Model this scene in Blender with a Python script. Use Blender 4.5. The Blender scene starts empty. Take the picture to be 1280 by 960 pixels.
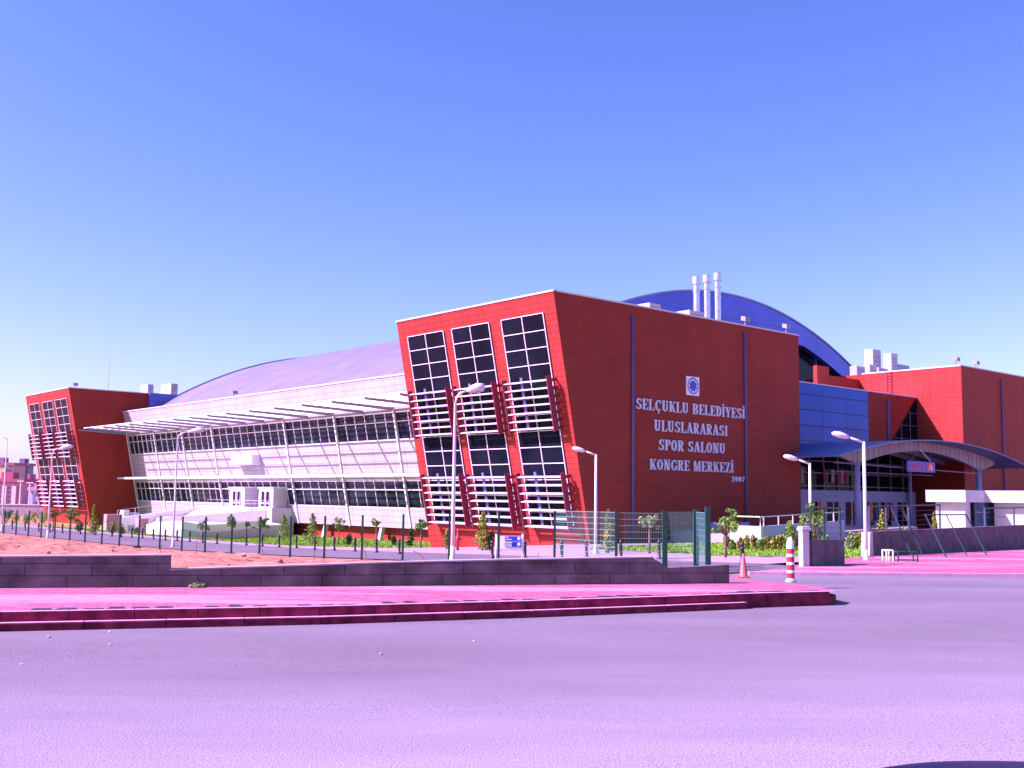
import bpy, bmesh, math, random
from mathutils import Vector, Matrix, noise
random.seed(7)
R = math.radians
SC = bpy.context.scene
COL = SC.collection

# ------------------------------------------------------------------ camera, sky, sun, exposure
F, HZ, ROLL, EYE = 1340.0, 141.0, 0.0125, 2.4
PITCH = math.atan(HZ / F)
fw = Vector((0, math.cos(PITCH), math.sin(PITCH)))
up0 = Vector((0, -math.sin(PITCH), math.cos(PITCH)))
rt0 = Vector((1, 0, 0))
rt = rt0 * math.cos(ROLL) + up0 * math.sin(ROLL)
up = up0 * math.cos(ROLL) - rt0 * math.sin(ROLL)
cam = bpy.data.cameras.new('camera'); cam_o = bpy.data.objects.new('camera', cam); COL.objects.link(cam_o)
cam.sensor_width = 36.0; cam.lens = 36.0 * F / 1280.0
cam.clip_start = 0.1; cam.clip_end = 20000
m = Matrix((rt, up, -fw)).transposed().to_4x4(); m.translation = Vector((0, 0, EYE))
cam_o.matrix_world = m
SC.camera = cam_o

SUN_AZ, SUN_EL = 102.0, 38.5            # azimuth counted to the left of the view direction
w = bpy.data.worlds.new('World'); SC.world = w; w.use_nodes = True
nt = w.node_tree; nt.nodes.clear()
out = nt.nodes.new('ShaderNodeOutputWorld'); bg = nt.nodes.new('ShaderNodeBackground')
sky = nt.nodes.new('ShaderNodeTexSky'); sky.sky_type = 'NISHITA'; sky.sun_disc = False
sky.sun_elevation = R(SUN_EL); sky.sun_rotation = R(-SUN_AZ)
sky.altitude = 1000; sky.air_density = 1.0; sky.dust_density = 2.2; sky.ozone_density = 2.5
bg.inputs['Strength'].default_value = 0.055
sep = nt.nodes.new('ShaderNodeSeparateColor'); cmb = nt.nodes.new('ShaderNodeCombineColor'); nt.links.new(sky.outputs[0], sep.inputs[0])
for i_, (g_, c_) in enumerate(((1.62, .53), (1.22, 1.30), (1.0, 1.32))):          # clearer blue overhead, paler lavender haze near the horizon
    pw_ = nt.nodes.new('ShaderNodeMath'); pw_.operation = 'POWER'; pw_.inputs[1].default_value = g_
    mu_ = nt.nodes.new('ShaderNodeMath'); mu_.operation = 'MULTIPLY'; mu_.inputs[1].default_value = c_
    nt.links.new(sep.outputs[i_], pw_.inputs[0]); nt.links.new(pw_.outputs[0], mu_.inputs[0]); nt.links.new(mu_.outputs[0], cmb.inputs[i_])
nt.links.new(cmb.outputs[0], bg.inputs[0]); nt.links.new(bg.outputs[0], out.inputs[0])
sl = bpy.data.lights.new('sun', 'SUN'); sl.energy = 5.0; sl.angle = R(0.5); sl.color = (1.0, 0.94, 0.83)
so = bpy.data.objects.new('sun', sl); COL.objects.link(so)
sd = Vector((-math.sin(R(SUN_AZ)) * math.cos(R(SUN_EL)), math.cos(R(SUN_AZ)) * math.cos(R(SUN_EL)), math.sin(R(SUN_EL))))
so.rotation_euler = sd.to_track_quat('Z', 'Y').to_euler()
vs = SC.view_settings
vs.view_transform = 'Standard'; vs.look = 'None'; vs.exposure = 1.2; vs.gamma = 1.0
vs.use_curve_mapping = False
vs.use_white_balance = True; vs.white_balance_temperature = 5900; vs.white_balance_tint = 115

# ------------------------------------------------------------------ frames and ground
AZ = R(40.8)
A = Vector((-math.sin(AZ), math.cos(AZ), 0)); B = Vector((math.cos(AZ), math.sin(AZ), 0))
def ray(px, py): return fw + rt * ((px - 640) / F) - up * ((py - 480) / F)
def gnd(px, py, z=0.0):
    d = ray(px, py); t = (z - EYE) / d.z; return Vector((0, 0, EYE)) + d * t
def at(px, py, Y):
    d = ray(px, py); return Vector((0, 0, EYE)) + d * (Y / d.y)
ZS = -1.0
C0 = gnd(738, 681, ZS)
def S(b, a, z): return C0 + B * b + A * a + Vector((0, 0, z))         # site frame -> world
def fr(p):
    q = Vector(p) - C0; return q.dot(B), q.dot(A)
def lerp_tab(x, tab):
    if x <= tab[0][0]: return tab[0][1]
    for (x0, y0), (x1, y1) in zip(tab, tab[1:]):
        if x <= x1: return y0 + (y1 - y0) * (x - x0) / (x1 - x0)
    return tab[-1][1]
def sstep(x, a, b):
    t = max(0.0, min(1.0, (x - a) / (b - a))); return t * t * (3 - 2 * t)
WALL = [(-60, 11.2), (-11.02, 23.55), (-4.33, 24.95), (0.45, 26.15), (3.85, 26.95), (5.55, 27.43)]
def wall_y(x): return lerp_tab(x, WALL) if x < 5.55 else 27.43 + (x - 5.55) * 0.9
def T(x, y):
    b, a = fr((x, y, 0))
    f = lerp_tab(a, [(-31, 0), (-17, -.45), (-10, -.68), (0, -.95), (8, -1.1), (21, -1.22), (45, -1.27), (90, -1.3)])
    e = lerp_tab(a, [(0, 0), (20, .9), (42, 1.1), (90, 1.15)]) * sstep(b, -24, -3)
    z = f - e
    far = sstep(math.hypot(x, y), 190, 330)
    z = z * (1 - far) + (-2.5) * far
    d = y - wall_y(x)
    k = sstep(d, -0.3, 4.0)
    if x > 5.55: k = sstep(y, 27, 31)
    z *= k
    if -75 < x < 3 and d > 0.35 and b < -28.5:                       # rough dug earth behind the wall
        n = noise.noise(Vector((x * .35, y * .22, 3))) * .34 + abs(noise.noise(Vector((x * 1.1, y * .9, 7)))) * .25
        n += noise.noise(Vector((x * 1.9, y * 1.5, 1))) * .16 + noise.noise(Vector((x * 4.3, y * 3.7, 11))) * .06
        z += n * sstep(d, .35, 2.5) * sstep(-28.5 - b, 0, 2.0)
    return z
def G(px, py):
    z = 0.0
    for _ in range(30):
        p = gnd(px, py, z); z = z + .6 * (T(p.x, p.y) - z)
    p.z = T(p.x, p.y); return p

# ------------------------------------------------------------------ object helpers
XF = {}
class MB:
    """collects faces in world coordinates, becomes ONE mesh object"""
    def __init__(s, f=None): s.v = []; s.f = []; s.mi = []; s.t = f or (lambda x, y, z: Vector((x, y, z))); s.cur = 0
    def add(s, vs_, fs):
        n = len(s.v); s.v += [s.t(*v) for v in vs_]
        for f_ in fs: s.f.append(tuple(n + i for i in f_)); s.mi.append(s.cur)
    def box(s, x0, x1, y0, y1, z0, z1):
        s.add([(x0, y0, z0), (x1, y0, z0), (x1, y1, z0), (x0, y1, z0), (x0, y0, z1), (x1, y0, z1), (x1, y1, z1), (x0, y1, z1)],
              [(0, 3, 2, 1), (4, 5, 6, 7), (0, 1, 5, 4), (1, 2, 6, 5), (2, 3, 7, 6), (3, 0, 4, 7)])
    def hexa(s, p8): s.add(p8, [(0, 3, 2, 1), (4, 5, 6, 7), (0, 1, 5, 4), (1, 2, 6, 5), (2, 3, 7, 6), (3, 0, 4, 7)])
    def prism(s, poly, z0, z1):
        """poly in xy; z0,z1 numbers or lists"""
        n = len(poly); a = z0 if isinstance(z0, (list, tuple)) else [z0] * n; b = z1 if isinstance(z1, (list, tuple)) else [z1] * n
        s.add([(p[0], p[1], a[i]) for i, p in enumerate(poly)] + [(p[0], p[1], b[i]) for i, p in enumerate(poly)],
              [tuple(range(n))[::-1], tuple(range(n, 2 * n))] + [(i, (i + 1) % n, n + (i + 1) % n, n + i) for i in range(n)])
    def tube(s, pts, rs, seg=8, cap=True):
        pts = [Vector(p) for p in pts]
        if not isinstance(rs, (list, tuple)): rs = [rs] * len(pts)
        vv = []; ff = []
        for i, p in enumerate(pts):
            d = (pts[min(i + 1, len(pts) - 1)] - pts[max(i - 1, 0)]).normalized()
            u = d.cross(Vector((0.0, 0.0, 1.0)))
            if u.length < .05: u = d.cross(Vector((0.0, 1.0, 0.0)))
            u.normalize(); v = d.cross(u)
            for k in range(seg):
                q = p + (u * math.cos(2 * math.pi * k / seg) + v * math.sin(2 * math.pi * k / seg)) * rs[i]
                vv.append(tuple(q))
        for i in range(len(pts) - 1):
            for k in range(seg):
                k2 = (k + 1) % seg
                ff.append((i * seg + k, i * seg + k2, (i + 1) * seg + k2, (i + 1) * seg + k))
        if cap: ff.append(tuple(range(seg))); ff.append(tuple(range((len(pts) - 1) * seg, len(pts) * seg))[::-1])
        s.add(vv, ff)
    def lathe(s, c, prof, seg=12):
        """prof list of (radius, z) around the vertical through c"""
        vv = [(c[0] + r * math.cos(2 * math.pi * k / seg), c[1] + r * math.sin(2 * math.pi * k / seg), c[2] + z) for r, z in prof for k in range(seg)]
        ff = [(i * seg + k, i * seg + (k + 1) % seg, (i + 1) * seg + (k + 1) % seg, (i + 1) * seg + k) for i in range(len(prof) - 1) for k in range(seg)]
        ff += [tuple(range(seg))[::-1], tuple(range((len(prof) - 1) * seg, len(prof) * seg))]
        s.add(vv, ff)
    def build(s, name, mat, parent=None, smooth=False, bevel=0, fix=True):
        me = bpy.data.meshes.new(name)
        inv = XF[parent.name].inverted() if parent is not None else Matrix()
        me.from_pydata([tuple(inv @ v) for v in s.v], [], s.f)
        for mm in (mat if isinstance(mat, (list, tuple)) else [mat]): me.materials.append(mm)
        me.polygons.foreach_set('material_index', s.mi)
        if fix:
            bm = bmesh.new(); bm.from_mesh(me); bmesh.ops.recalc_face_normals(bm, faces=bm.faces); bm.to_mesh(me); bm.free()
        if smooth:
            for p in me.polygons: p.use_smooth = True
        me.update()
        o = bpy.data.objects.new(name, me); COL.objects.link(o)
        if parent is not None: o.parent = parent; XF[o.name] = XF[parent.name]
        else: XF[o.name] = Matrix()
        if bevel:
            b_ = o.modifiers.new('bevel', 'BEVEL'); b_.width = bevel; b_.segments = 2; b_.limit_method = 'ANGLE'
        return o
def tag(o, label=None, cat=None, group=None, kind=None):
    if label: o['label'] = label
    if cat: o['category'] = cat
    if group: o['group'] = group
    if kind: o['kind'] = kind
    return o
def thing(name, loc, label, cat, group=None, rz=0.0):
    o = bpy.data.objects.new(name, None); COL.objects.link(o); o.empty_display_size = .2
    o.location = loc; o.rotation_euler = (0, 0, rz)
    XF[o.name] = Matrix.Translation(Vector(loc)) @ Matrix.Rotation(rz, 4, 'Z')
    return tag(o, label, cat, group)
def copy_tree(o, loc, label=None, rz=None, scale=None, parent=None):
    c = o.copy(); COL.objects.link(c)
    if parent is None:
        c.location = loc
        if rz is not None: c.rotation_euler = (0, 0, rz)
        if scale is not None: c.scale = scale if isinstance(scale, (tuple, list)) else (scale,) * 3
        if label: c['label'] = label
    else: c.parent = parent
    for ch in list(o.children): copy_tree(ch, None, parent=c)
    return c
ORD = ['first', 'second', 'third', 'fourth', 'fifth', 'sixth', 'seventh', 'eighth', 'ninth', 'tenth', 'eleventh', 'twelfth', 'thirteenth', 'fourteenth',
       'fifteenth', 'sixteenth', 'seventeenth', 'eighteenth', 'nineteenth', 'twentieth', 'twenty-first', 'twenty-second', 'twenty-third', 'twenty-fourth',
       'twenty-fifth', 'twenty-sixth', 'twenty-seventh', 'twenty-eighth', 'twenty-ninth', 'thirtieth']

# ------------------------------------------------------------------ materials
def mat(name, col, rough=.6, metal=0.0, var=0.0, vscale=3.0, col2=None, bump=0.0, bscale=30.0, spec=.5, detail=6):
    m_ = bpy.data.materials.new(name); m_.use_nodes = True; t = m_.node_tree; b_ = t.nodes['Principled BSDF']
    b_.inputs['Base Color'].default_value = (*col, 1); b_.inputs['Roughness'].default_value = rough
    b_.inputs['Metallic'].default_value = metal; b_.inputs['Specular IOR Level'].default_value = spec
    tc = t.nodes.new('ShaderNodeTexCoord')
    if var or col2:
        n = t.nodes.new('ShaderNodeTexNoise'); n.inputs['Scale'].default_value = vscale; n.inputs['Detail'].default_value = detail
        t.links.new(tc.outputs['Object'], n.inputs['Vector'])
        mr = t.nodes.new('ShaderNodeMapRange'); mr.inputs['From Min'].default_value = .3; mr.inputs['From Max'].default_value = .7
        t.links.new(n.outputs['Fac'], mr.inputs['Value'])
        mx = t.nodes.new('ShaderNodeMix'); mx.data_type = 'RGBA'
        c2 = col2 or tuple(c * (1 + var) for c in col); c1 = col if col2 else tuple(c * (1 - var) for c in col)
        mx.inputs[6].default_value = (*c1, 1); mx.inputs[7].default_value = (*c2, 1)
        t.links.new(mr.outputs[0], mx.inputs[0]); t.links.new(mx.outputs[2], b_.inputs['Base Color'])
    if bump:
        n2 = t.nodes.new('ShaderNodeTexNoise'); n2.inputs['Scale'].default_value = bscale; n2.inputs['Detail'].default_value = 4
        t.links.new(tc.outputs['Object'], n2.inputs['Vector'])
        bp = t.nodes.new('ShaderNodeBump'); bp.inputs['Strength'].default_value = bump; bp.inputs['Distance'].default_value = .02
        t.links.new(n2.outputs['Fac'], bp.inputs['Height']); t.links.new(bp.outputs[0], b_.inputs['Normal'])
    return m_
def panel_mat(name, col, joint, axis, sx, sz, rough=.5, mortar=.03, off=0.0, var=.06, metal=0.0, ox=0.0, oz=0.0, spec=.08, nsc=.35, nlo=.90):
    """cladding panels on a wall; axis 'X' or 'Y' = object axis that runs along the wall"""
    m_ = bpy.data.materials.new(name); m_.use_nodes = True; t = m_.node_tree; b_ = t.nodes['Principled BSDF']
    b_.inputs['Roughness'].default_value = rough; b_.inputs['Metallic'].default_value = metal; b_.inputs['Specular IOR Level'].default_value = spec
    tc = t.nodes.new('ShaderNodeTexCoord'); sp = t.nodes.new('ShaderNodeSeparateXYZ'); cb = t.nodes.new('ShaderNodeCombineXYZ')
    t.links.new(tc.outputs['Object'], sp.inputs[0])
    t.links.new(sp.outputs[axis], cb.inputs['X']); t.links.new(sp.outputs['Z'], cb.inputs['Y'])
    mp = t.nodes.new('ShaderNodeMapping'); mp.inputs['Location'].default_value = (ox, oz, 0); t.links.new(cb.outputs[0], mp.inputs[0])
    br = t.nodes.new('ShaderNodeTexBrick'); br.offset = off; br.inputs['Scale'].default_value = 1.0
    br.inputs['Brick Width'].default_value = sx; br.inputs['Row Height'].default_value = sz
    br.inputs['Mortar Size'].default_value = mortar; br.inputs['Mortar Smooth'].default_value = .2; br.inputs['Bias'].default_value = 0
    br.inputs['Color1'].default_value = (*[c * (1 - var) for c in col], 1); br.inputs['Color2'].default_value = (*[c * (1 + var) for c in col], 1)
    br.inputs['Mortar'].default_value = (*joint, 1)
    t.links.new(mp.outputs[0], br.inputs['Vector'])
    n = t.nodes.new('ShaderNodeTexNoise'); n.inputs['Scale'].default_value = nsc; n.inputs['Detail'].default_value = 6
    t.links.new(tc.outputs['Object'], n.inputs['Vector'])
    mr = t.nodes.new('ShaderNodeMapRange'); mr.inputs['From Min'].default_value = .3; mr.inputs['From Max'].default_value = .7
    mr.inputs['To Min'].default_value = nlo; mr.inputs['To Max'].default_value = 2 - nlo; t.links.new(n.outputs['Fac'], mr.inputs['Value'])
    mx = t.nodes.new('ShaderNodeVectorMath'); mx.operation = 'SCALE'
    t.links.new(br.outputs['Color'], mx.inputs[0]); t.links.new(mr.outputs[0], mx.inputs['Scale'])
    t.links.new(mx.outputs[0], b_.inputs['Base Color'])
    bp = t.nodes.new('ShaderNodeBump'); bp.inputs['Strength'].default_value = .5; bp.inputs['Distance'].default_value = .02; bp.invert = True
    t.links.new(br.outputs['Fac'], bp.inputs['Height']); t.links.new(bp.outputs[0], b_.inputs['Normal'])
    return m_
RED = (.34, .042, .023)
M = dict(
    red_a=panel_mat('terracotta_tiles_long', RED, (.22, .026, .016), 'Y', .9, .45, mortar=.03, var=.07),
    red_b=panel_mat('terracotta_tiles_side', RED, (.32, .042, .025), 'X', .9, .45, mortar=.018, var=.05),
    white_a=panel_mat('white_panels_long', (.37, .365, .37), (.15, .145, .16), 'Y', 1.88, .62, mortar=.022, ox=.2, var=.02, rough=.4),
    white_b=panel_mat('white_panels_side', (.38, .375, .375), (.42, .40, .42), 'X', 1.88, .62, mortar=.018, var=.02, rough=.4),
    blue_clad=panel_mat('blue_ribbed_metal', (.10, .16, .42), (.04, .06, .2), 'X', .5, 30, mortar=.03, rough=.35),
    blue_glass=panel_mat('blue_glass_panels', (.001, .085, .42), (.002, .012, .12), 'X', 4.35, 1.55, mortar=.06, rough=.12, var=.12, ox=.9, oz=.05, spec=.12),
    white=mat('white_paint', (.78, .77, .76), .5, var=.04),
    render=mat('white_render', (.50, .49, .49), .85, var=.06, vscale=1.2, bump=.3),
    whitemetal=mat('white_metal', (.75, .74, .74), .35),
    grey=mat('grey_metal', (.22, .22, .24), .45),
    steel=mat('galvanised_steel', (.62, .62, .64), .28, metal=.85, var=.08),
    roofm=mat('grey_roof_membrane', (.35, .34, .35), .8),
    darkred=mat('dark_red_metal', (.26, .03, .05), .5),
    glass=mat('dark_window_glass', (.005, .008, .014), .05, spec=.06, var=.4, vscale=.3),
    glass2=mat('dark_facade_glass', (.004, .006, .014), .07, spec=.09, col2=(.020, .034, .044), vscale=.45, detail=3),
    black=mat('near_black', (.012, .012, .014), .8),
    coping=mat('pale_coping', (.6, .58, .58), .5),
    louvre=mat('pale_louvre_metal', (.52, .51, .53), .5, spec=.2),
    duct=mat('duct_metal', (.42, .42, .46), .5, spec=.3),
    board=mat('hanging_board_blue', (.10, .11, .50), .5),
    pipe=mat('blue_grey_pipe', (.13, .13, .28), .5, spec=.15),
    letter=mat('pale_letters', (.60, .62, .74), .35),
    purple=mat('blue_grey_panel_shade', (.30, .32, .50), .5, var=.05),  # on the ramp walls this colour carries their shade
    green=mat('green_painted_steel', (.004, .055, .035), .5, spec=.15),
    wire=mat('green_wire', (.07, .30, .24), .5, spec=.2),
    bluegreen=mat('dark_teal_steel', (.014, .05, .07), .45),
    concrete=mat('concrete', (.34, .31, .31), .9, var=.15, vscale=2.0, bump=.4, bscale=20),
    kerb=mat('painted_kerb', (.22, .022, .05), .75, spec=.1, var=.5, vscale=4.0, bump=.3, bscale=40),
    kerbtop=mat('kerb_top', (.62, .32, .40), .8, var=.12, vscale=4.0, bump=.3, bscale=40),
    lamp=mat('white_lamp_paint', (.66, .64, .66), .45),
    lens=mat('lamp_lens', (.35, .4, .6), .15),
    bollard=mat('dark_bollard', (.03, .02, .03), .5),
    redp=mat('red_plastic', (.62, .03, .035), .45),
    orange=mat('faded_orange_cone', (.7, .10, .07), .5),
    trunk=mat('bark', (.16, .10, .07), .9, var=.2, vscale=9),
    signblue=mat('sign_blue', (.01, .06, .55), .4), signwhite=mat('sign_white', (.8, .8, .8), .4),
    signred=mat('sign_red', (.85, .01, .06), .4), emblem=mat('emblem_blue', (.02, .06, .5), .4),
    brickstack=mat('pink_bricks', (.5, .25, .24), .85, var=.25, vscale=5),
    yellow=mat('yellow_paint', (.7, .45, .03), .5),
    rebar=mat('rusty_steel', (.10, .045, .035), .8),
)
def leafmat(name, c1, c2):
    m_ = mat(name, c1, .6, col2=c2, vscale=2.2, spec=.25)
    return m_
M['leaf'] = leafmat('green_leaves', (.05, .17, .012), (.15, .33, .03))
M['leaf_d'] = leafmat('dark_conifer', (.012, .075, .018), (.04, .15, .03))
M['leaf_y'] = leafmat('golden_conifer', (.13, .19, .008), (.32, .36, .02))
M['leaf_r'] = leafmat('reddish_leaves', (.14, .15, .02), (.32, .22, .03))
M['leaf_p'] = leafmat('pale_leaves', (.10, .22, .06), (.25, .40, .14))

def ground_mat(name, stops, scale, fine, bump=.5, rough=.95, speck=None, stretch=None, worn_tone=False):
    m_ = bpy.data.materials.new(name); m_.use_nodes = True; t = m_.node_tree; b_ = t.nodes['Principled BSDF']
    b_.inputs['Roughness'].default_value = rough; b_.inputs['Specular IOR Level'].default_value = .25
    tc = t.nodes.new('ShaderNodeTexCoord'); mp = t.nodes.new('ShaderNodeMapping')
    if stretch: mp.inputs['Rotation'].default_value = (0, 0, R(stretch[0])); mp.inputs['Scale'].default_value = (stretch[1], stretch[2], 1)
    t.links.new(tc.outputs['Object'], mp.inputs[0])
    n = t.nodes.new('ShaderNodeTexNoise'); n.inputs['Scale'].default_value = scale; n.inputs['Detail'].default_value = 8; n.inputs['Roughness'].default_value = .62
    t.links.new(mp.outputs[0], n.inputs['Vector'])
    r_ = t.nodes.new('ShaderNodeValToRGB'); e = r_.color_ramp.elements
    while len(e) < len(stops): e.new(.5)
    for i, (p, c) in enumerate(stops): e[i].position = p; e[i].color = (*c, 1)
    t.links.new(n.outputs['Fac'], r_.inputs[0])
    n2 = t.nodes.new('ShaderNodeTexNoise'); n2.inputs['Scale'].default_value = fine; n2.inputs['Detail'].default_value = 3
    t.links.new(tc.outputs['Object'], n2.inputs['Vector'])
    mr = t.nodes.new('ShaderNodeMapRange'); mr.inputs['From Min'].default_value = .25; mr.inputs['From Max'].default_value = .75
    mr.inputs['To Min'].default_value = 1 - (.75 if worn_tone else .28); mr.inputs['To Max'].default_value = 1 + (.75 if worn_tone else .28); t.links.new(n2.outputs['Fac'], mr.inputs['Value'])
    mx = t.nodes.new('ShaderNodeVectorMath'); mx.operation = 'SCALE'
    t.links.new(r_.outputs[0], mx.inputs[0]); t.links.new(mr.outputs[0], mx.inputs['Scale'])
    last = mx.outputs[0]
    if worn_tone:                                                            # paler away from the kerb, darker band beside it
        m3 = t.nodes.new('ShaderNodeMapping'); m3.inputs['Rotation'].default_value = (0, 0, R(-16)); t.links.new(tc.outputs['Object'], m3.inputs[0])
        n3 = t.nodes.new('ShaderNodeTexNoise'); n3.inputs['Scale'].default_value = .5; n3.inputs['Detail'].default_value = 4
        m4 = t.nodes.new('ShaderNodeMapping'); m4.inputs['Scale'].default_value = (.15, 1, 1); t.links.new(m3.outputs[0], m4.inputs[0]); t.links.new(m4.outputs[0], n3.inputs['Vector'])
        s3 = t.nodes.new('ShaderNodeSeparateXYZ'); t.links.new(m3.outputs[0], s3.inputs[0])
        ad = t.nodes.new('ShaderNodeMath'); ad.operation = 'MULTIPLY_ADD'; ad.inputs[1].default_value = 1.8; t.links.new(n3.outputs['Fac'], ad.inputs[0]); t.links.new(s3.outputs['Y'], ad.inputs[2])
        r3 = t.nodes.new('ShaderNodeMapRange'); r3.interpolation_type = 'SMOOTHSTEP'
        for k_, v_ in (('From Min', 9.0), ('From Max', 17.0), ('To Min', 1.22), ('To Max', .78)): r3.inputs[k_].default_value = v_
        t.links.new(ad.outputs[0], r3.inputs['Value'])
        mw = t.nodes.new('ShaderNodeVectorMath'); mw.operation = 'SCALE'; t.links.new(last, mw.inputs[0]); t.links.new(r3.outputs[0], mw.inputs['Scale']); last = mw.outputs[0]
    if worn_tone:                                                            # dark coarse grains showing through where the surface is worn
        vg = t.nodes.new('ShaderNodeTexVoronoi'); vg.inputs['Scale'].default_value = 24; t.links.new(tc.outputs['Object'], vg.inputs['Vector'])
        ng = t.nodes.new('ShaderNodeTexNoise'); ng.inputs['Scale'].default_value = .35; ng.inputs['Detail'].default_value = 5; t.links.new(mp.outputs[0], ng.inputs['Vector'])
        g1 = t.nodes.new('ShaderNodeMapRange'); g1.inputs['From Min'].default_value = .42; g1.inputs['From Max'].default_value = .68; g1.inputs['To Min'].default_value = .12; g1.inputs['To Max'].default_value = .42
        t.links.new(ng.outputs['Fac'], g1.inputs['Value'])
        g2 = t.nodes.new('ShaderNodeMath'); g2.operation = 'LESS_THAN'; t.links.new(vg.outputs['Distance'], g2.inputs[0]); t.links.new(g1.outputs[0], g2.inputs[1])
        g3 = t.nodes.new('ShaderNodeMapRange'); g3.inputs['To Min'].default_value = 1.0; g3.inputs['To Max'].default_value = .66; t.links.new(g2.outputs[0], g3.inputs['Value'])
        g4 = t.nodes.new('ShaderNodeVectorMath'); g4.operation = 'SCALE'; t.links.new(last, g4.inputs[0]); t.links.new(g3.outputs[0], g4.inputs['Scale']); last = g4.outputs[0]
    if speck:
        vo = t.nodes.new('ShaderNodeTexVoronoi'); vo.inputs['Scale'].default_value = speck[0]
        t.links.new(tc.outputs['Object'], vo.inputs['Vector'])
        cr = t.nodes.new('ShaderNodeMapRange'); cr.inputs['From Min'].default_value = .10; cr.inputs['From Max'].default_value = .16
        cr.inputs['To Min'].default_value = 1; cr.inputs['To Max'].default_value = 0; t.links.new(vo.outputs['Distance'], cr.inputs['Value'])
        cc = t.nodes.new('ShaderNodeMapRange'); cc.inputs['From Min'].default_value = .80; cc.inputs['From Max'].default_value = .82
        sp2 = t.nodes.new('ShaderNodeSeparateColor'); t.links.new(vo.outputs['Color'], sp2.inputs[0]); t.links.new(sp2.outputs[0], cc.inputs['Value'])
        mu = t.nodes.new('ShaderNodeMath'); mu.operation = 'MULTIPLY'; t.links.new(cr.outputs[0], mu.inputs[0]); t.links.new(cc.outputs[0], mu.inputs[1])
        m2 = t.nodes.new('ShaderNodeMix'); m2.data_type = 'RGBA'; m2.inputs[7].default_value = (*speck[1], 1)
        t.links.new(mu.outputs[0], m2.inputs[0]); t.links.new(last, m2.inputs[6]); last = m2.outputs[2]
    t.links.new(last, b_.inputs['Base Color'])
    bp = t.nodes.new('ShaderNodeBump'); bp.inputs['Strength'].default_value = bump; bp.inputs['Distance'].default_value = .02
    t.links.new(n2.outputs['Fac'], bp.inputs['Height']); t.links.new(bp.outputs[0], b_.inputs['Normal'])
    return m_
M['asphalt'] = ground_mat('road_asphalt', [(.28, (.158, .156, .164)), (.50, (.19, .188, .197)), (.70, (.22, .217, .226))], .45, 55, bump=.35, worn_tone=True, speck=(11.0, (.33, .31, .31)), stretch=(-14, .3, 1.0))
M['siteroad'] = ground_mat('site_road_asphalt', [(.3, (.11, .105, .11)), (.7, (.15, .14, .145))], .2, 18)
M['plaza'] = ground_mat('pink_concrete_paving', [(.3, (.26, .21, .22)), (.7, (.35, .29, .30))], .25, 9, bump=.2)
M['earth'] = ground_mat('dug_earth', [(.30, (.10, .035, .03)), (.47, (.34, .15, .075)), (.75, (.52, .27, .16))], 1.3, 6, bump=1.0, speck=(5.0, (.55, .32, .26)), stretch=(-20, .6, 1.6))
M['grass'] = ground_mat('lawn_grass', [(.3, (.08, .26, .008)), (.7, (.15, .40, .02))], .8, 20, bump=1.0)
def paver_mat():
    m_ = bpy.data.materials.new('red_pavers'); m_.use_nodes = True; t = m_.node_tree; b_ = t.nodes['Principled BSDF']; b_.inputs['Roughness'].default_value = .85
    tc = t.nodes.new('ShaderNodeTexCoord'); mp = t.nodes.new('ShaderNodeMapping'); mp.inputs['Rotation'].default_value = (0, 0, R(-18))
    t.links.new(tc.outputs['Object'], mp.inputs[0])
    br = t.nodes.new('ShaderNodeTexBrick'); br.inputs['Scale'].default_value = 1.0; br.inputs['Brick Width'].default_value = .40; br.inputs['Row Height'].default_value = .2
    br.inputs['Mortar Size'].default_value = .022; br.inputs['Color1'].default_value = (.36, .085, .13, 1); br.inputs['Color2'].default_value = (.50, .14, .19, 1)
    br.inputs['Mortar'].default_value = (.26, .07, .12, 1); br.inputs['Bias'].default_value = 0
    t.links.new(mp.outputs[0], br.inputs['Vector'])
    # a faded grey strip of a different paver and long pale wear marks
    n = t.nodes.new('ShaderNodeTexNoise'); n.inputs['Scale'].default_value = .28; n.inputs['Detail'].default_value = 3
    mp2 = t.nodes.new('ShaderNodeMapping'); mp2.inputs['Rotation'].default_value = (0, 0, R(-18)); mp2.inputs['Scale'].default_value = (.35, 2.2, 1)
    t.links.new(tc.outputs['Object'], mp2.inputs[0]); t.links.new(mp2.outputs[0], n.inputs['Vector'])
    mr = t.nodes.new('ShaderNodeMapRange'); mr.inputs['From Min'].default_value = .52; mr.inputs['From Max'].default_value = .66; mr.inputs['To Max'].default_value = .75
    t.links.new(n.outputs['Fac'], mr.inputs['Value'])
    mx = t.nodes.new('ShaderNodeMix'); mx.data_type = 'RGBA'; mx.inputs[7].default_value = (.50, .28, .36, 1)
    t.links.new(mr.outputs[0], mx.inputs[0]); t.links.new(br.outputs['Color'], mx.inputs[6])
    nd = t.nodes.new('ShaderNodeTexNoise'); nd.inputs['Scale'].default_value = 3.5; nd.inputs['Detail'].default_value = 8; nd.inputs['Roughness'].default_value = .7
    t.links.new(tc.outputs['Object'], nd.inputs['Vector'])
    md = t.nodes.new('ShaderNodeMapRange'); md.inputs['From Min'].default_value = .3; md.inputs['From Max'].default_value = .7; md.inputs['To Min'].default_value = .62; md.inputs['To Max'].default_value = 1.22
    t.links.new(nd.outputs['Fac'], md.inputs['Value'])
    sd_ = t.nodes.new('ShaderNodeVectorMath'); sd_.operation = 'SCALE'; t.links.new(mx.outputs[2], sd_.inputs[0]); t.links.new(md.outputs[0], sd_.inputs['Scale'])
    t.links.new(sd_.outputs[0], b_.inputs['Base Color'])
    return m_
M['paver'] = paver_mat()
def block_mat():
    m_ = panel_mat('wall_blocks', (.125, .105, .115), (.07, .058, .07), 'X', 1.35, .26, rough=.95, mortar=.015, off=.37, var=.16, nsc=1.6, nlo=.55)
    return m_
M['blockwall'] = block_mat()
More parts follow.
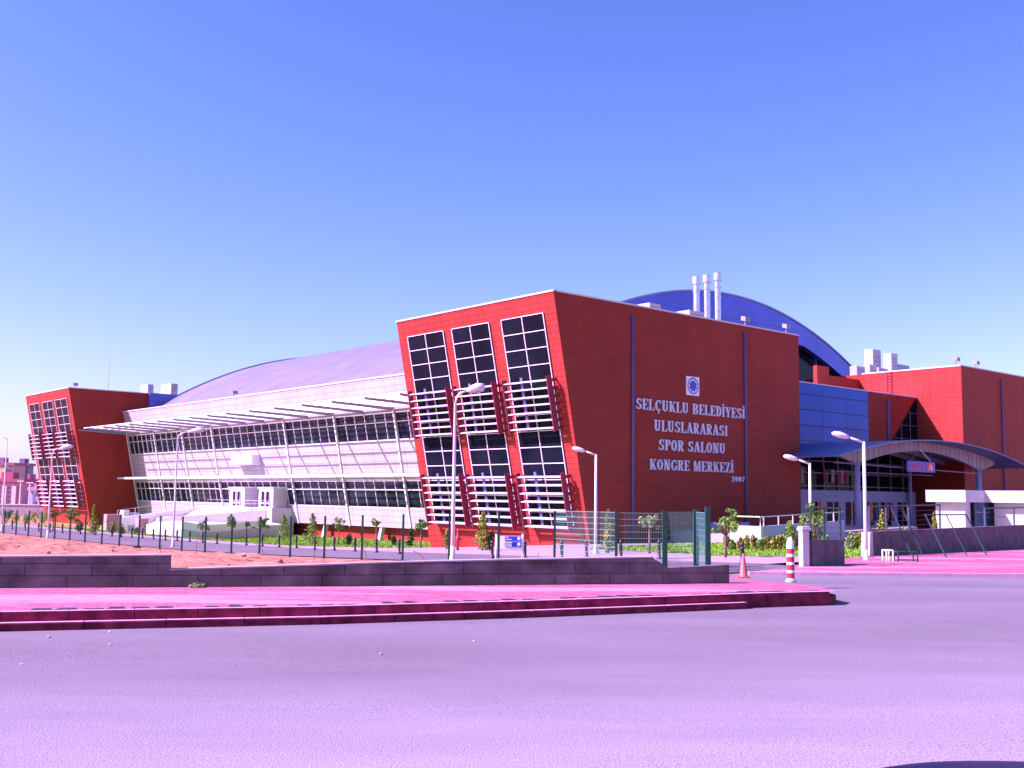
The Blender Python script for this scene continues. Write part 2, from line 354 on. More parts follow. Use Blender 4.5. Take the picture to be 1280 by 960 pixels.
M['roughwall'] = mat('rough_render_wall', (.13, .105, .12), .95, var=.3, vscale=2.5, bump=.6, bscale=25)

# ------------------------------------------------------------------ ground
def sheet(name, poly, dz, step, material, zfun=T, kind='structure'):
    bm = bmesh.new(); f_ = bm.faces.new([bm.verts.new((p[0], p[1], 0)) for p in poly])
    xs = [p[0] for p in poly]; ys = [p[1] for p in poly]
    for ax, lo, hi in ((0, min(xs), max(xs)), (1, min(ys), max(ys))):
        c = math.ceil(lo / step) * step
        while c < hi:
            co = [0, 0, 0]; co[ax] = c; no = [0, 0, 0]; no[ax] = 1
            bmesh.ops.bisect_plane(bm, geom=bm.verts[:] + bm.edges[:] + bm.faces[:], plane_co=co, plane_no=no, dist=1e-5); c += step
    bmesh.ops.triangulate(bm, faces=bm.faces)
    for v in bm.verts: v.co.z = zfun(v.co.x, v.co.y) + dz
    bmesh.ops.recalc_face_normals(bm, faces=bm.faces)
    if sum(f.normal.z for f in bm.faces) < 0: bmesh.ops.reverse_faces(bm, faces=bm.faces)
    for f in bm.faces: f.smooth = True
    me = bpy.data.meshes.new(name); bm.to_mesh(me); bm.free(); me.materials.append(material)
    o = bpy.data.objects.new(name, me); COL.objects.link(o); o['kind'] = kind; XF[o.name] = Matrix(); return o
# earth ground: one sheet reaching the horizon, finely divided near by
def base_ground():
    def axis(lo, hi, f0, f1, st):
        v = []; c = f0
        while c < f1: v.append(c); c += st
        v.append(f1)
        s_ = st; c = f1
        while c < hi: s_ *= 1.35; c += s_; v.append(min(c, hi))
        s_ = st; c = f0
        while c > lo: s_ *= 1.35; c -= s_; v.insert(0, max(c, lo))
        return v
    X = axis(-4000, 4000, -52, 8, .45); Y = axis(-300, 7000, 18, 96, .45)
    vv = []
    for y in Y:
        for x in X:
            vv.append((x, y, T(x, y) - .03 - (.06 if (x > 8 or y < 26) else 0)))
    n = len(X); ff = [(j * n + i, j * n + i + 1, (j + 1) * n + i + 1, (j + 1) * n + i) for j in range(len(Y) - 1) for i in range(n - 1)]
    me = bpy.data.meshes.new('ground'); me.from_pydata(vv, [], ff); me.materials.append(M['earth'])
    for p in me.polygons: p.use_smooth = True
    o = bpy.data.objects.new('ground', me); COL.objects.link(o); o['kind'] = 'structure'; return o
base_ground()
KT = [(-32, 11.2), (-8.78, 18.82), (-3.54, 20.4), (.38, 21.98), (3.33, 23.34), (5.83, 24.54), (7.42, 25.16)]
flat = lambda x, y: 0.0
# street: everything in front of the kerbs and into the junction
street = [(-90, -40), (120, -40), (120, 40.5), (38, 37.0), (16.7, 35.2), (9.3, 34.7), (7.5, 34.6), (5.0, 35.6), (4.2, 33.5), (4.2, 27.0), (3.2, 24.5), (-8.5, 19.2), (-32, 11.6), (-90, -8)]
sheet('street', street, .0, 2.0, M['asphalt'], zfun=lambda x, y: max(0.0, 0.0) if y < 33 else T(x, y) + .02)
# site road following the fence on its inner side
def sq(b0, b1, a0, a1): return [tuple(S(b, a, 0)[:2]) for b, a in ((b0, a0), (b1, a0), (b1, a1), (b0, a1))]
def sp_(pts): return [tuple(S(b, a, 0)[:2]) for b, a in pts]
sheet('site_road', sp_([(-28.2, -33.5), (-22.2, -33.5), (-20.2, -12), (-20.0, 10), (-20.0, 150), (-27.6, 150), (-27.6, -10)]), .014, 2.0, M['siteroad'])
sheet('paved_plaza', sp_([(-20.1, -12), (-21.9, -31.2), (-14.5, -30.9), (90, -30.5), (90, 40), (9, 30), (-.2, 20), (-11.0, 14), (-13.0, 40), (-15.0, 70), (-17, 150), (-20.0, 150), (-20.0, 10)]), .010, 2.0, M['plaza'])

# sidewalk, its kerbs and dark dashes
ZK = .30
side = [(-32, 11.2)] + KT[1:] + [(7.72, 25.7), (7.6, 26.6), (6.9, 28.3), (6.3, 30.6), (5.2, 33.2), (4.2, 33.4), (2.0, 27.6), (-4.3, 25.5), (-11, 24.2), (-36, 18.0)]
def kz(x, y): return ZK - .16 * sstep(y, 27.5, 33)
sheet('sidewalk', side, 0, 2.0, M['paver'], zfun=kz)
def offs(line, d):
    o = []
    for i, p in enumerate(line):
        a = Vector(line[max(i - 1, 0)]); b = Vector(line[min(i + 1, len(line) - 1)]); t_ = (b - a).normalized(); n = Vector((t_.y, -t_.x)); o.append(Vector(p) + n * d)
    return o
def dense(line, st=1.0):
    o = []
    for (p, q) in zip(line, line[1:]):
        p = Vector(p); q = Vector(q); k = max(1, int((q - p).length / st))
        o += [p.lerp(q, i / k) for i in range(k)]
    return o + [Vector(line[-1])]
def strip(mb, line, d0, d1, z0, z1, gap=0.0, wob=0.0):
    """kerb stones of about one metre with fine joints"""
    a = offs(line, d0); b = offs(line, d1)
    for i in range(len(line) - 1):
        g = gap; j = [random.uniform(-wob, wob) for _ in range(2)]
        p0 = a[i].lerp(a[i + 1], g); p1 = a[i].lerp(a[i + 1], 1 - g); q0 = b[i].lerp(b[i + 1], g); q1 = b[i].lerp(b[i + 1], 1 - g)
        mb.hexa([(p0.x, p0.y, z0), (q0.x, q0.y, z0), (q1.x, q1.y, z0), (p1.x, p1.y, z0),
                 (p0.x, p0.y, z1 + j[0]), (q0.x, q0.y, z1 + j[0]), (q1.x, q1.y, z1 + j[0]), (p1.x, p1.y, z1 + j[0])])
kl = dense(KT + [(7.72, 25.7), (7.6, 26.6), (6.9, 28.3), (6.3, 30.6)], 1.0)
mb = MB(); mb.cur = 0
strip(mb, kl[:-5], -.14, .0, -.05, ZK + .012, gap=.004, wob=.004)
mb.build('kerb', [M['kerb']], bevel=.012)['kind'] = 'structure'
mb = MB(); strip(mb, kl[-6:], -.14, .0, -.05, .2, gap=.004); mb.build('side_kerb', M['kerb'], bevel=.012)['kind'] = 'structure'
low = dense(KT[:5] + [(5.2, 24.25)], 1.1)
mb = MB(); strip(mb, low, .004, .17, -.05, .135, gap=.004, wob=.006); mb.build('lower_kerb', M['kerb'], bevel=.012)['kind'] = 'structure'
# pale sheets on both kerbs: the sunlit top put into the colour
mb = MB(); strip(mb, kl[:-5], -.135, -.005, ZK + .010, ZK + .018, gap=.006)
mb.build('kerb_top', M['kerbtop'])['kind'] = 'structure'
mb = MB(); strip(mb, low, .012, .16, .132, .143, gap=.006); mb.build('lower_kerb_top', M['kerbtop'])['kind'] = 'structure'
# uneven dark dashes on the paving behind the kerb
mb = MB(); dl = dense(KT[1:], .42); a_ = offs(dl, -.20); b_ = offs(dl, -.62)
for i in range(len(dl) - 1):
    if random.random() < .12: continue
    k0 = random.uniform(.0, .12); k1 = random.uniform(.72, .98); wv = random.uniform(.35, 1.0)
    p0 = a_[i].lerp(a_[i + 1], k0); p1 = a_[i].lerp(a_[i + 1], k1); q1 = b_[i].lerp(b_[i + 1], k1 - .15).lerp(p1, 1 - wv); q0 = b_[i].lerp(b_[i + 1], k0 + .1).lerp(p0, 1 - wv)
    mb.prism([(p0.x, p0.y), (p1.x, p1.y), (q1.x, q1.y), (q0.x, q0.y)], ZK + .006, ZK + .014)
mb.build('kerb_dashes', M['black'])['kind'] = 'structure'
# pavement of the far corner, on the right
farp = [(9.3, 34.75), (16.7, 35.25), (38, 37.05), (120, 40.6), (120, 60)] + [tuple(S(b, -31.2, 0)[:2]) for b in (60, 20, 0, -14.0)] + [tuple(S(-21, -32.0, 0)[:2]), tuple(S(-21, -33.5, 0)[:2]), (7.6, 34.7)]
sheet('corner_pavement', farp, .11, 2.0, M['paver'])
mb = MB(); strip(mb, dense([(7.6, 34.65), (9.3, 34.7), (16.7, 35.2), (38, 37.0), (120, 40.5)], 1.0), -.02, .14, -.3, .13, gap=.004)
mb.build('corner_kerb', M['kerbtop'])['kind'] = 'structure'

# lawns
lawn_pts = [(-12.5, 6), (-11.6, 14), (-12.5, 24), (-14, 40), (-15.5, 70), (-17, 150), (30, 150), (30, 128), (6, 126), (8, 104), (8, 20), (.3, 19.6), (-3.0, 19.5), (-6.5, 12)]
sheet('left_lawn', sp_(lawn_pts), .022, 2.0, M['grass'], kind='structure')
rl = [gnd(735, 690, -.9), gnd(790, 692, -.7), gnd(890, 700.5, -.45), gnd(1000, 702, -.35), gnd(1090, 705, -.15)]
lawn_r = [(p.x, p.y) for p in rl] + [tuple(S(b, a, 0)[:2]) for b, a in ((-13.0, -29.5), (4, -29), (12, -22), (14, -8), (12, -7), (3, -6.0), (-2.5, -7))]
sheet('right_lawn', lawn_r, .024, 2.0, M['grass'], kind='structure')
def blades(name, poly, n, h, material, label):
    me_v = []; me_f = []; xs = [p[0] for p in poly]; ys = [p[1] for p in poly]
    def inside(x, y):
        c = False
        for (x0, y0), (x1, y1) in zip(poly, poly[1:] + poly[:1]):
            if (y0 > y) != (y1 > y) and x < (x1 - x0) * (y - y0) / (y1 - y0) + x0: c = not c
        return c
    k = 0
    while k < n:
        x = random.uniform(min(xs), max(xs)); y = random.uniform(min(ys), min(max(ys), 125))
        if not inside(x, y): continue
        z = T(x, y) + .015; hh = h * random.uniform(.5, 1.4); an = random.uniform(0, math.pi); dx = math.cos(an) * .05; dy = math.sin(an) * .05
        i = len(me_v); lx = random.uniform(-.05, .05); me_v += [(x - dx, y - dy, z), (x + dx, y + dy, z), (x + lx, y + lx, z + hh)]; me_f.append((i, i + 1, i + 2)); k += 1
    me = bpy.data.meshes.new(name); me.from_pydata(me_v, [], me_f); me.materials.append(material)
    o = bpy.data.objects.new(name, me); COL.objects.link(o); tag(o, label, 'grass', kind='stuff')
blades('grass', lawn_r, 26000, .11, M['grass'], 'short green grass of the lawn in front of the dark red wall')
blades('grass', sp_(lawn_pts), 30000, .15, M['grass'], 'green grass strip along the foot of the white facade')

# ------------------------------------------------------------------ block wall behind the sidewalk
def wall_piece(x0, x1, zt0, zt1, zb=.2, th=.3, name='block_wall', label=''):
    L = [(x, wall_y(x)) for x in sorted([x0, x1] + [p[0] for p in WALL if x0 < p[0] < x1])]
    return L
roots = thing('garden_wall', (-20, 21.0, .3), 'low grey block retaining wall with stepped top behind the pink sidewalk', 'wall')
def wseg(mb, pts, ztops, th=.28, zb=.1):
    n = offs([Vector(p) for p in pts], -th)
    for i in range(len(pts) - 1):
        p, q = pts[i], pts[i + 1]; r_, s_ = n[i], n[i + 1]
        mb.hexa([(p[0], p[1], zb), (q[0], q[1], zb), (s_.x, s_.y, zb), (r_.x, r_.y, zb), (p[0], p[1], ztops[i]), (q[0], q[1], ztops[i + 1]), (s_.x, s_.y, ztops[i + 1]), (r_.x, r_.y, ztops[i])])
WX = -7.6
p211 = (WX, wall_y(WX))
def wz(px, py, x):
    y = wall_y(x); return at(px, py, y).z
mb = MB(); tall = [(-60, wall_y(-60)), (-30, wall_y(-30)), (-11.02, 23.55), p211]
wseg(mb, tall, [wz(0, 697, -11)] * 3 + [wz(211, 695, WX)]); mb.build('tall_section', M['blockwall'], roots)
z_l = wz(213, 713, WX); z_m = wz(480, 704.5, -3.0); z_r = wz(660, 700, .45); z_e = wz(818, 697.5, 3.6)
low_p = [(WX + .004, wall_y(WX)), (-4.33, 24.95), (-3.0, wall_y(-3.0)), (.45, 26.15), (3.55, wall_y(3.55))]
mb = MB(); wseg(mb, low_p, [z_l, wz(400, 707, -4.33), z_m, z_r, z_e]); mb.build('middle_section', M['blockwall'], roots)
z2 = wz(835, 710, 3.9)
mb = MB(); wseg(mb, [(3.555, wall_y(3.555)), (3.95, wall_y(3.95))], [z_e, z2]); mb.build('step', M['blockwall'], roots)
mb = MB(); wseg(mb, [(3.955, wall_y(3.955)), (5.55, 27.43)], [z2, wz(912, 706, 5.55)]); mb.build('end_section', M['blockwall'], roots)
def coping(mb, pts, zt):
    a = offs([Vector(p) for p in pts], .02); b = offs([Vector(p) for p in pts], -.30)
    for i in range(len(pts) - 1):
        mb.hexa([(a[i].x, a[i].y, zt[i] + .004), (a[i + 1].x, a[i + 1].y, zt[i + 1] + .004), (b[i + 1].x, b[i + 1].y, zt[i + 1] + .004), (b[i].x, b[i].y, zt[i] + .004),
                 (a[i].x, a[i].y, zt[i] + .035), (a[i + 1].x, a[i + 1].y, zt[i + 1] + .035), (b[i + 1].x, b[i + 1].y, zt[i + 1] + .035), (b[i].x, b[i].y, zt[i] + .035)])
mb = MB(); coping(mb, tall, [wz(0, 697, -11)] * 3 + [wz(211, 695, WX)]); mb.build('coping', M['concrete'], roots)
mb = MB(); coping(mb, low_p, [z_l, wz(400, 707, -4.33), z_m, z_r, z_e]); mb.build('coping', M['concrete'], roots)

# ------------------------------------------------------------------ the sports hall
HALL = thing('sports_hall', S(0, 0, 0), 'large red and white sports hall with vaulted metal roof and leaning front towers', 'building', rz=AZ)
SL = 3.87 / 18.13; CB = 1 / math.hypot(1, SL); SB = SL * CB
def BP(a, z, off, x0=0.0): return (x0 - SL * z - off * CB, a, z - off * SB)
def slab(mb, a0, a1, z0, z1, o0, o1, x0=0.0):
    mb.hexa([BP(a0, z0, o1, x0), BP(a0, z0, o0, x0), BP(a1, z0, o0, x0), BP(a1, z0, o1, x0), BP(a0, z1, o1, x0), BP(a0, z1, o0, x0), BP(a1, z1, o0, x0), BP(a1, z1, o1, x0)])
H = 18.2; LB = 26.45
def red_block(a0, a1, xb, side_first=True):
    """red leaning block between a0 and a1; face slots: 0 leaning front, 1 side walls, 2 roof"""
    mb = MB(S); zb = -3.2
    v = [BP(a0, zb, 0), (xb, a0, zb), (xb, a1, zb), BP(a1, zb, 0), BP(a0, H, 0), (xb, a0, H), (xb, a1, H), BP(a1, H, 0)]
    mb.cur = 0; mb.add(v, [(0, 3, 7, 4), (1, 2, 6, 5)])
    mb.cur = 1; mb.add(v, [(0, 1, 5, 4), (3, 2, 6, 7)])
    mb.cur = 2; mb.add(v, [(4, 5, 6, 7), (0, 1, 2, 3)])
    return mb.build('red_block', [M['red_a'], M['red_b'], M['roofm']], HALL)
NB = red_block(0, 19.75, LB); NB['label'] = 'red tiled block with the lettering on its shaded wall'
FB = red_block(102.0, 121.75, LB); FB['label'] = 'red tiled block at the far end'
for a0, a1, par in ((0, 19.75, NB), (102.0, 121.75, FB)):
    mb = MB(S)
    slab(mb, a0 - .05, a1 + .05, H + .003, H + .12, -.30, .06)
    mb.box(-3.6, LB + .05, a0 - .05, a0 + .25, H + .003, H + .12); mb.box(-3.6, LB + .05, a1 - .25, a1 + .05, H + .003, H + .12)
    mb.build('parapet_coping', M['coping'], par)
def tall_window(a0, a1, par):
    g = MB(S); slab(g, a0, a1, 1.1, 16.82, -.02, .05); w_ = g.build('window', M['glass'], HALL)
    f_ = MB(S); t_ = .055
    for aa in (a0, a1 - t_, (a0 + a1) / 2 - t_ / 2): slab(f_, aa, aa + t_, 1.1, 16.82, .052, .12)
    for k in range(14):
        z = 1.1 + 15.72 * k / 13
        slab(f_, a0 + t_, a1 - t_, z - .026, z + .026, .053, .10)
    f_.build('frame', M['whitemetal'], w_)
    for z0, z1 in ((8.45, 12.2), (1.2, 5.2)):
        s_ = MB(S)
        for k in range(7):
            z = z0 + .15 + (z1 - z0 - .3) * k / 6
            s_.hexa([BP(a0 - .25, z - .035, .90), BP(a0 - .25, z - .035, .60), BP(a1 - .12, z - .035, .60), BP(a1 - .12, z - .035, .90),
                     BP(a0 - .25, z + .035, .90), BP(a0 - .25, z + .06, .60), BP(a1 - .12, z + .06, .60), BP(a1 - .12, z + .035, .90)])
        s_.build('sunshade', M['louvre'], w_)
        for aa in (a0 - .30, a1 - .12):
            d_ = MB(S); slab(d_, aa, aa + .06, z0 - .1, z1 + .15, .52, .98)
            for k in range(7):
                z = z0 + .1 + (z1 - z0 - .3) * k / 6; slab(d_, aa + .002, aa + .058, z - .12, z + .12, .0, .525)
            d_.build('sunshade_bracket', M['darkred'], w_)
        c_ = MB(S); am = (a0 + a1) / 2; slab(c_, am + .35, am + .62, z0 - .1, z1 + .2, .56, .62)
        for k in range(7):
            z = z0 + .1 + (z1 - z0 - .3) * k / 6; slab(c_, am + .45, am + .5, z - .05, z + .05, .1, .56)
        c_.build('sunshade_strut', M['pipe'], w_)
for a0, a1 in ((1.31, 6.1), (7.54, 12.28), (13.36, 18.39)):
    tall_window(a0, a1, NB); tall_window(121.75 - a1, 121.75 - a0, FB)
# --- white leaning facade between the red blocks
FX = 7.4; FA0, FA1 = 19.76, 101.99
def fac_wall(z0, z1, th=.35):
    mb = MB(S); slab(mb, FA0, FA1, z0, z1, -th, 0, FX); return mb
fac_wall(4.95, 8.9).build('white_wall', M['white_a'], HALL); fac_wall(11.65, 15.15).build('white_wall', M['white_a'], HALL); fac_wall(.1, 2.1).build('white_wall', M['white_a'], HALL)
mb = MB(S); slab(mb, FA0, FA1, 15.153, 15.3, -.6, .08, FX); mb.build('parapet_coping', M['coping'], HALL)
mb = MB(S); mb.box(8.3, 8.6, FA0, FA1, -3.0, .6); mb.build('plinth_wall', M['red_a'], HALL)
FINS = [101.85, 92.0, 82.8, 73.7, 54.9, 43.9, 32.6, 21.3]
edges = [101.85, 92.0, 82.8, 73.7, 64.3, 54.9, 43.9, 32.6, 19.8]
for (zb, zt, tr) in ((2.1, 4.9, 3.93), (8.9, 11.65, 10.72)):
    for e0, e1 in zip(edges, edges[1:]):
        g = MB(S); slab(g, e1, e0, zb, zt, -.3, -.18, FX); wn = g.build('window', M['glass2'], HALL)
        f_ = MB(S); k = 5 if (e0 - e1) < 9.6 else 6
        for i in range(k + 1):
            aa = e1 + (e0 - e1) * i / k; slab(f_, aa - .024, aa + .024, zb, zt, -.179, -.08, FX)
        for z in (zb + .04, tr, zt - .04): slab(f_, e1 + .04, e0 - .04, z - .04, z + .04, -.178, -.07, FX)
        f_.build('frame', M['whitemetal'], wn)
for a in FINS:
    mb = MB(S)
    slab(mb, a - .09, a + .09, .05, 12.9, .02, .14, FX)
    o = mb.build('facade_fin', M['whitemetal'], HALL)
for a in (97, 87.4, 78.2, 69, 59.6, 49.4, 38.2, 27.0):                     # white raking struts on the plinth
    mb = MB(S); mb.hexa([(6.9, a - .25, -2.6), (7.3, a - .25, -2.6), (7.3, a + .25, -2.6), (6.9, a + .25, -2.6), (7.5, a - .2, .12), (7.9, a - .2, .12), (7.9, a + .2, .12), (7.5, a + .2, .12)])
    mb.build('raking_strut', M['render'], HALL)
# upper slatted canopy
raf = sorted(set([round(x, 2) for x in FINS] + [97.1, 87.4, 78.2, 69.0, 64.3, 59.6, 49.4, 38.25, 26.9]))
up_c = MB(S)
for a in raf:
    up_c.hexa([(-2.3, a - .07, 12.10), (5.0, a - .07, 11.80), (5.0, a + .07, 11.80), (-2.3, a + .07, 12.10), (-2.3, a - .07, 12.30), (5.0, a - .07, 12.12), (5.0, a + .07, 12.12), (-2.3, a + .07, 12.30)])
cn = up_c.build('slatted_canopy', M['grey'], HALL)
sl_ = MB(S)
for k in range(11):
    x = (-2.3, -1.35, -.4, .6, 1.6, 2.5, 3.0, 3.5, 4.0, 4.4, 4.8)[k]; wd = .16 if k == 0 else .08; z = 12.33 - .18 * (x + 2.3) / 7.3
    sl_.hexa([(x, 19.8, z), (x + wd, 19.8, z + .02), (x + wd, 100.0 + x * .2, z + .02), (x, 100.0 + x * .2, z),
              (x, 19.8, z + .10), (x + wd, 19.8, z + .12), (x + wd, 100.0 + x * .2, z + .12), (x, 100.0 + x * .2, z + .10)])
sl_.build('slat', M['whitemetal'], cn)
# lower narrow canopy
lc = MB(S)
for a in raf: lc.box(3.75, 6.3, a - .05, a + .05, 5.28, 5.44)
lo = lc.build('lower_canopy', M['grey'], HALL)
s2 = MB(S); s2.box(3.62, 3.74, 19.8, 101.6, 5.25, 5.52)
for k in range(4): s2.hexa([(4.2 + k * .55, 19.8, 5.45), (4.3 + k * .55, 19.8, 5.46), (4.3 + k * .55, 101.6, 5.46), (4.2 + k * .55, 101.6, 5.45), (4.2 + k * .55, 19.8, 5.53), (4.3 + k * .55, 19.8, 5.54), (4.3 + k * .55, 101.6, 5.54), (4.2 + k * .55, 101.6, 5.53)])
s2.build('slat', M['whitemetal'], lo)
# illuminated box sign on the facade
mb = MB(S); mb.hexa([(4.7, 61.9, 6.85), (6.6, 61.9, 6.85), (6.6, 67.4, 6.85), (4.7, 67.4, 6.85), (4.7, 61.9, 8.05), (6.6, 61.9, 8.05), (6.6, 67.4, 8.05), (4.7, 67.4, 8.05)])
bs = mb.build('sign_box', M['white'], HALL, bevel=.04)
# --- vaulted roof
def vz(d): return 26.56 - .0098 * d * d
mb = MB(S); vb = 34.7; CBm = 41.7; A0, A1 = 20.2, 101.6; N = 48
vv = []; ff = []
for j, a in enumerate([A0 + (A1 - A0) * i / 12 for i in range(13)]):
    for i in range(N + 1):
        d = -vb + 2 * vb * i / N; vv.append((CBm + d, a, vz(d)))
for j in range(12):
    for i in range(N): k = j * (N + 1) + i; ff.append((k, k + 1, k + N + 2, k + N + 1))
mb.add(vv, ff)
M['vault'] = panel_mat('standing_seam_roof', (.27, .275, .37), (.20, .20, .28), 'Y', .9, 300, mortar=.03, rough=.42, metal=.55, var=.03)
M['gable'] = panel_mat('blue_gable_metal', (.10, .12, .40), (.06, .07, .27), 'Z', 6.0, 300, mortar=.02, rough=.25, metal=.6, var=.06)
vo_ = mb.build('vaulted_roof', M['vault'], HALL, smooth=True, fix=False)
sm = vo_.modifiers.new('thick', 'SOLIDIFY'); sm.thickness = .5; sm.offset = -1
# gable bands (metal fascia, deeper towards the crown) and glazing behind them
def low_arch(d): return 22.6 - .0098 * d * d * 1.12 if abs(d) < 40 else 0
for a_, t_ in ((A0 - .9, 1), (A1 + .1, -1)):
    mb = MB(S); vv = []; ff = []
    for i in range(N + 1):
        d = -vb + 2 * vb * i / N
        za = vz(d) + .12; zl = max(vz(d) - 2.35 - 3.5 * max(0, 1 - (d / 13.5) ** 2), 10.0)
        vv += [(CBm + d, a_, za), (CBm + d, a_, zl), (CBm + d, a_ + .8, za), (CBm + d, a_ + .8, zl)]
    for i in range(N):
        k = 4 * i; ff += [(k, k + 4, k + 5, k + 1), (k + 2, k + 3, k + 7, k + 6), (k, k + 2, k + 6, k + 4), (k + 1, k + 5, k + 7, k + 3)]
    mb.add(vv, ff); gf = mb.build('gable_fascia', M['gable'], HALL, smooth=False)
    mb = MB(S)
    for i in range(N):
        d0 = -vb + 2 * vb * i / N; d1 = d0 + 2 * vb / N
        mb.hexa([(CBm + d0, a_ - .12, vz(d0) + .05), (CBm + d1, a_ - .12, vz(d1) + .05), (CBm + d1, a_ - .003, vz(d1) + .05), (CBm + d0, a_ - .003, vz(d0) + .05), (CBm + d0, a_ - .12, vz(d0) + .22), (CBm + d1, a_ - .12, vz(d1) + .22), (CBm + d1, a_ - .003, vz(d1) + .22), (CBm + d0, a_ - .003, vz(d0) + .22)])
    mb.build('trim', M['vault'], gf)
    mb = MB(S); vv = []; ff = []; ag = a_ + (1.3 if t_ > 0 else -.5)
    for i in range(N + 1):
        d = -vb + 2 * vb * i / N; vv += [(CBm + d, ag, vz(d) - .3), (CBm + d, ag, 8.0)]
    for i in range(N): k = 2 * i; ff.append((k, k + 2, k + 3, k + 1))
    mb.add(vv, ff); gg = mb.build('gable_window', M['glass2'], HALL)
    mb = MB(S)
    for i in range(0, 12):
        d = -30 + i * 5.4; mb.box(CBm + d - .1, CBm + d + .1, ag - .25, ag - .02, 15, vz(d) - .5)
    mb.build('frame', M['pipe'], gg)
# back of the hall (closes the volume when seen from the side)
mb = MB(S); mb.box(9.5, 80, 20.9, 101.2, -3, 14.6); mb.build('inner_hall', M['render'], HALL)
# --- second red block to the right and the recessed entrance front
T0, T1 = 56.9, 83.4
mb = MB(S)
v = [(T0, 0, -3), (T1, 0, -3), (T1, 19.7, -3), (T0, 19.7, -3), (T0, 0, H), (T1, 0, H), (T1, 19.7, H), (T0, 19.7, H)]
mb.cur = 0; mb.add(v, [(3, 0, 4, 7), (1, 2, 6, 5)]); mb.cur = 1; mb.add(v, [(0, 1, 5, 4), (2, 3, 7, 6)]); mb.cur = 2; mb.add(v, [(4, 5, 6, 7), (0, 1, 2, 3)])
TB = mb.build('red_block', [M['red_a'], M['red_b'], M['roofm']], HALL); TB['label'] = 'red tiled block right of the entrance with a sunlit side'
mb = MB(S); mb.box(T0 - .05, T0 + .25, -.05, 12.0, H + .003, H + .13); mb.box(T0 + .26, T1, -.05, .25, H + .003, H + .13); mb.build('parapet_coping', M['coping'], TB)
mb = MB(S); mb.box(50.65, T0 - .01, 12.4, 12.9, 12, 17.6); mb.build('upper_wall', M['red_b'], HALL)
mb = MB(S); mb.box(48.25, 50.645, 12.4, 12.9, 12, 18.55); mb.build('upper_wall', M['red_b'], HALL)
# clerestory glazing seen between the near block and the upper wall
EA = 5.3
mb = MB(S); mb.box(LB + .01, 46.8, EA, EA + .4, 8.75, 15.0); mb.build('blue_glass_wall', M['blue_glass'], HALL)
mb = MB(S); mb.box(46.81, T0 - .01, EA, EA + .4, 8.75, 15.0); mb.build('upper_red_wall', M['red_b'], HALL)
mb = MB(S); mb.box(LB + .02, T0 - .02, EA - .06, 12.38, 15.003, 15.12); mb.box(LB + .02, 50.6, 12.901, 20.4, 15.003, 15.12); mb.build('entrance_roof', M['coping'], HALL)
mb = MB(S); mb.prism([(51.0, 0), (T0 - .05, 0), (T0 - .05, 1)], 0, 1)
tri = MB(S); tri.hexa([(50.2, EA - .05, 8.8), (T0 - .05, EA - .05, 8.8), (T0 - .05, EA + .1, 8.8), (50.2, EA + .1, 8.8), (T0 - .4, EA - .05, 14.7), (T0 - .05, EA - .05, 14.7), (T0 - .05, EA + .1, 14.7), (T0 - .4, EA + .1, 14.7)])
tw = tri.build('corner_window', M['glass'], HALL)
tf = MB(S)
for z in (10.3, 11.8, 13.2): tf.box(50.2 + (z - 8.8) * 1.07 + .1, T0 - .06, EA - .09, EA - .051, z - .02, z + .02)
for x in (53.4, 55.3): tf.box(x - .02, x + .02, EA - .092, EA - .052, 8.8, 8.8 + (x - 50.2) * .92)
tf.build('frame', M['grey'], tw)
# dark glazed hall under it
mb = MB(S); mb.box(LB + .02, T0 - .02, EA + 1.2, EA + 1.4, -1.0, 8.74); eg = mb.build('entrance_glazing', M['glass'], HALL)
mb = MB(S)
for i in range(12): x = LB + .5 + i * 2.6; mb.box(x - .06, x + .06, EA + 1.05, EA + 1.19, -1, 8.7)
for z in (4.9, 6.2, 7.4): mb.box(LB + .03, T0 - .03, EA + 1.06, EA + 1.18, z - .05, z + .05)
mb.build('frame', M['grey'], eg)
mb = MB(S); mb.box(30.5, 55.6, 5.0, 5.2, -.6, 4.45); pw = mb.build('entrance_screen', M['purple'], HALL)
for i in range(6):
    x = 35.0 + i * 3.35
    mb = MB(S); mb.box(x, x + 1.9, 4.94, 4.995, -.2, 3.3); dr = mb.build('door', M['glass'], HALL)
    mb = MB(S); mb.box(x + .92, x + .98, 4.90, 4.935, -.2, 3.3); mb.box(x + .7, x + .75, 4.88, 4.935, .9, 1.4); mb.build('handle', M['steel'], dr)
postc = [(.65, .04, .08), (.80, .28, .12), (.8, .75, .8), (.8, .18, .06), (.06, .05, .08), (.45, .10, .12), (.6, .03, .10)]
for i, (px, w_) in enumerate([(1023, 3), (1028, 4), (1072, 4), (1088, 4), (1096, 4), (1108, 5), (1115, 4), (1128, 3), (1135, 5)]):
    k = at(px, 630, 60); o0 = Vector((0, 0, EYE)); d = ray(px, 632); t = ((S(0, 4.9, 0) - o0).dot(A)) / d.dot(A); q = o0 + d * t; b_, a_ = fr(q)
    mb = MB(S); mb.box(b_ - w_ * .085, b_ + w_ * .085, 4.84, 4.865, 1.4, 3.3); mb.build('poster', mat('poster_%d' % i, postc[i % 7], .5, var=.5, vscale=3.0), HALL)
for i, px in enumerate([1003, 1031, 1041, 1050, 1053, 1058]):  # narrow coloured strips in front of the dark glazing
    d = ray(px, 596); o0 = Vector((0, 0, EYE)); t = ((S(0, EA + 1.0, 0) - o0).dot(A)) / d.dot(A); b_, a_ = fr(o0 + d * t)
    mb = MB(S); mb.box(b_ - .18, b_ + .2, EA + 1.0, EA + 1.04, 5.1 + .1 * (i % 3), 6.6); mb.build('coloured_strip', mat('glazing_strip_%d' % i, [(.5, .35, .4), (.45, .03, .05)][i % 2], .7), HALL)
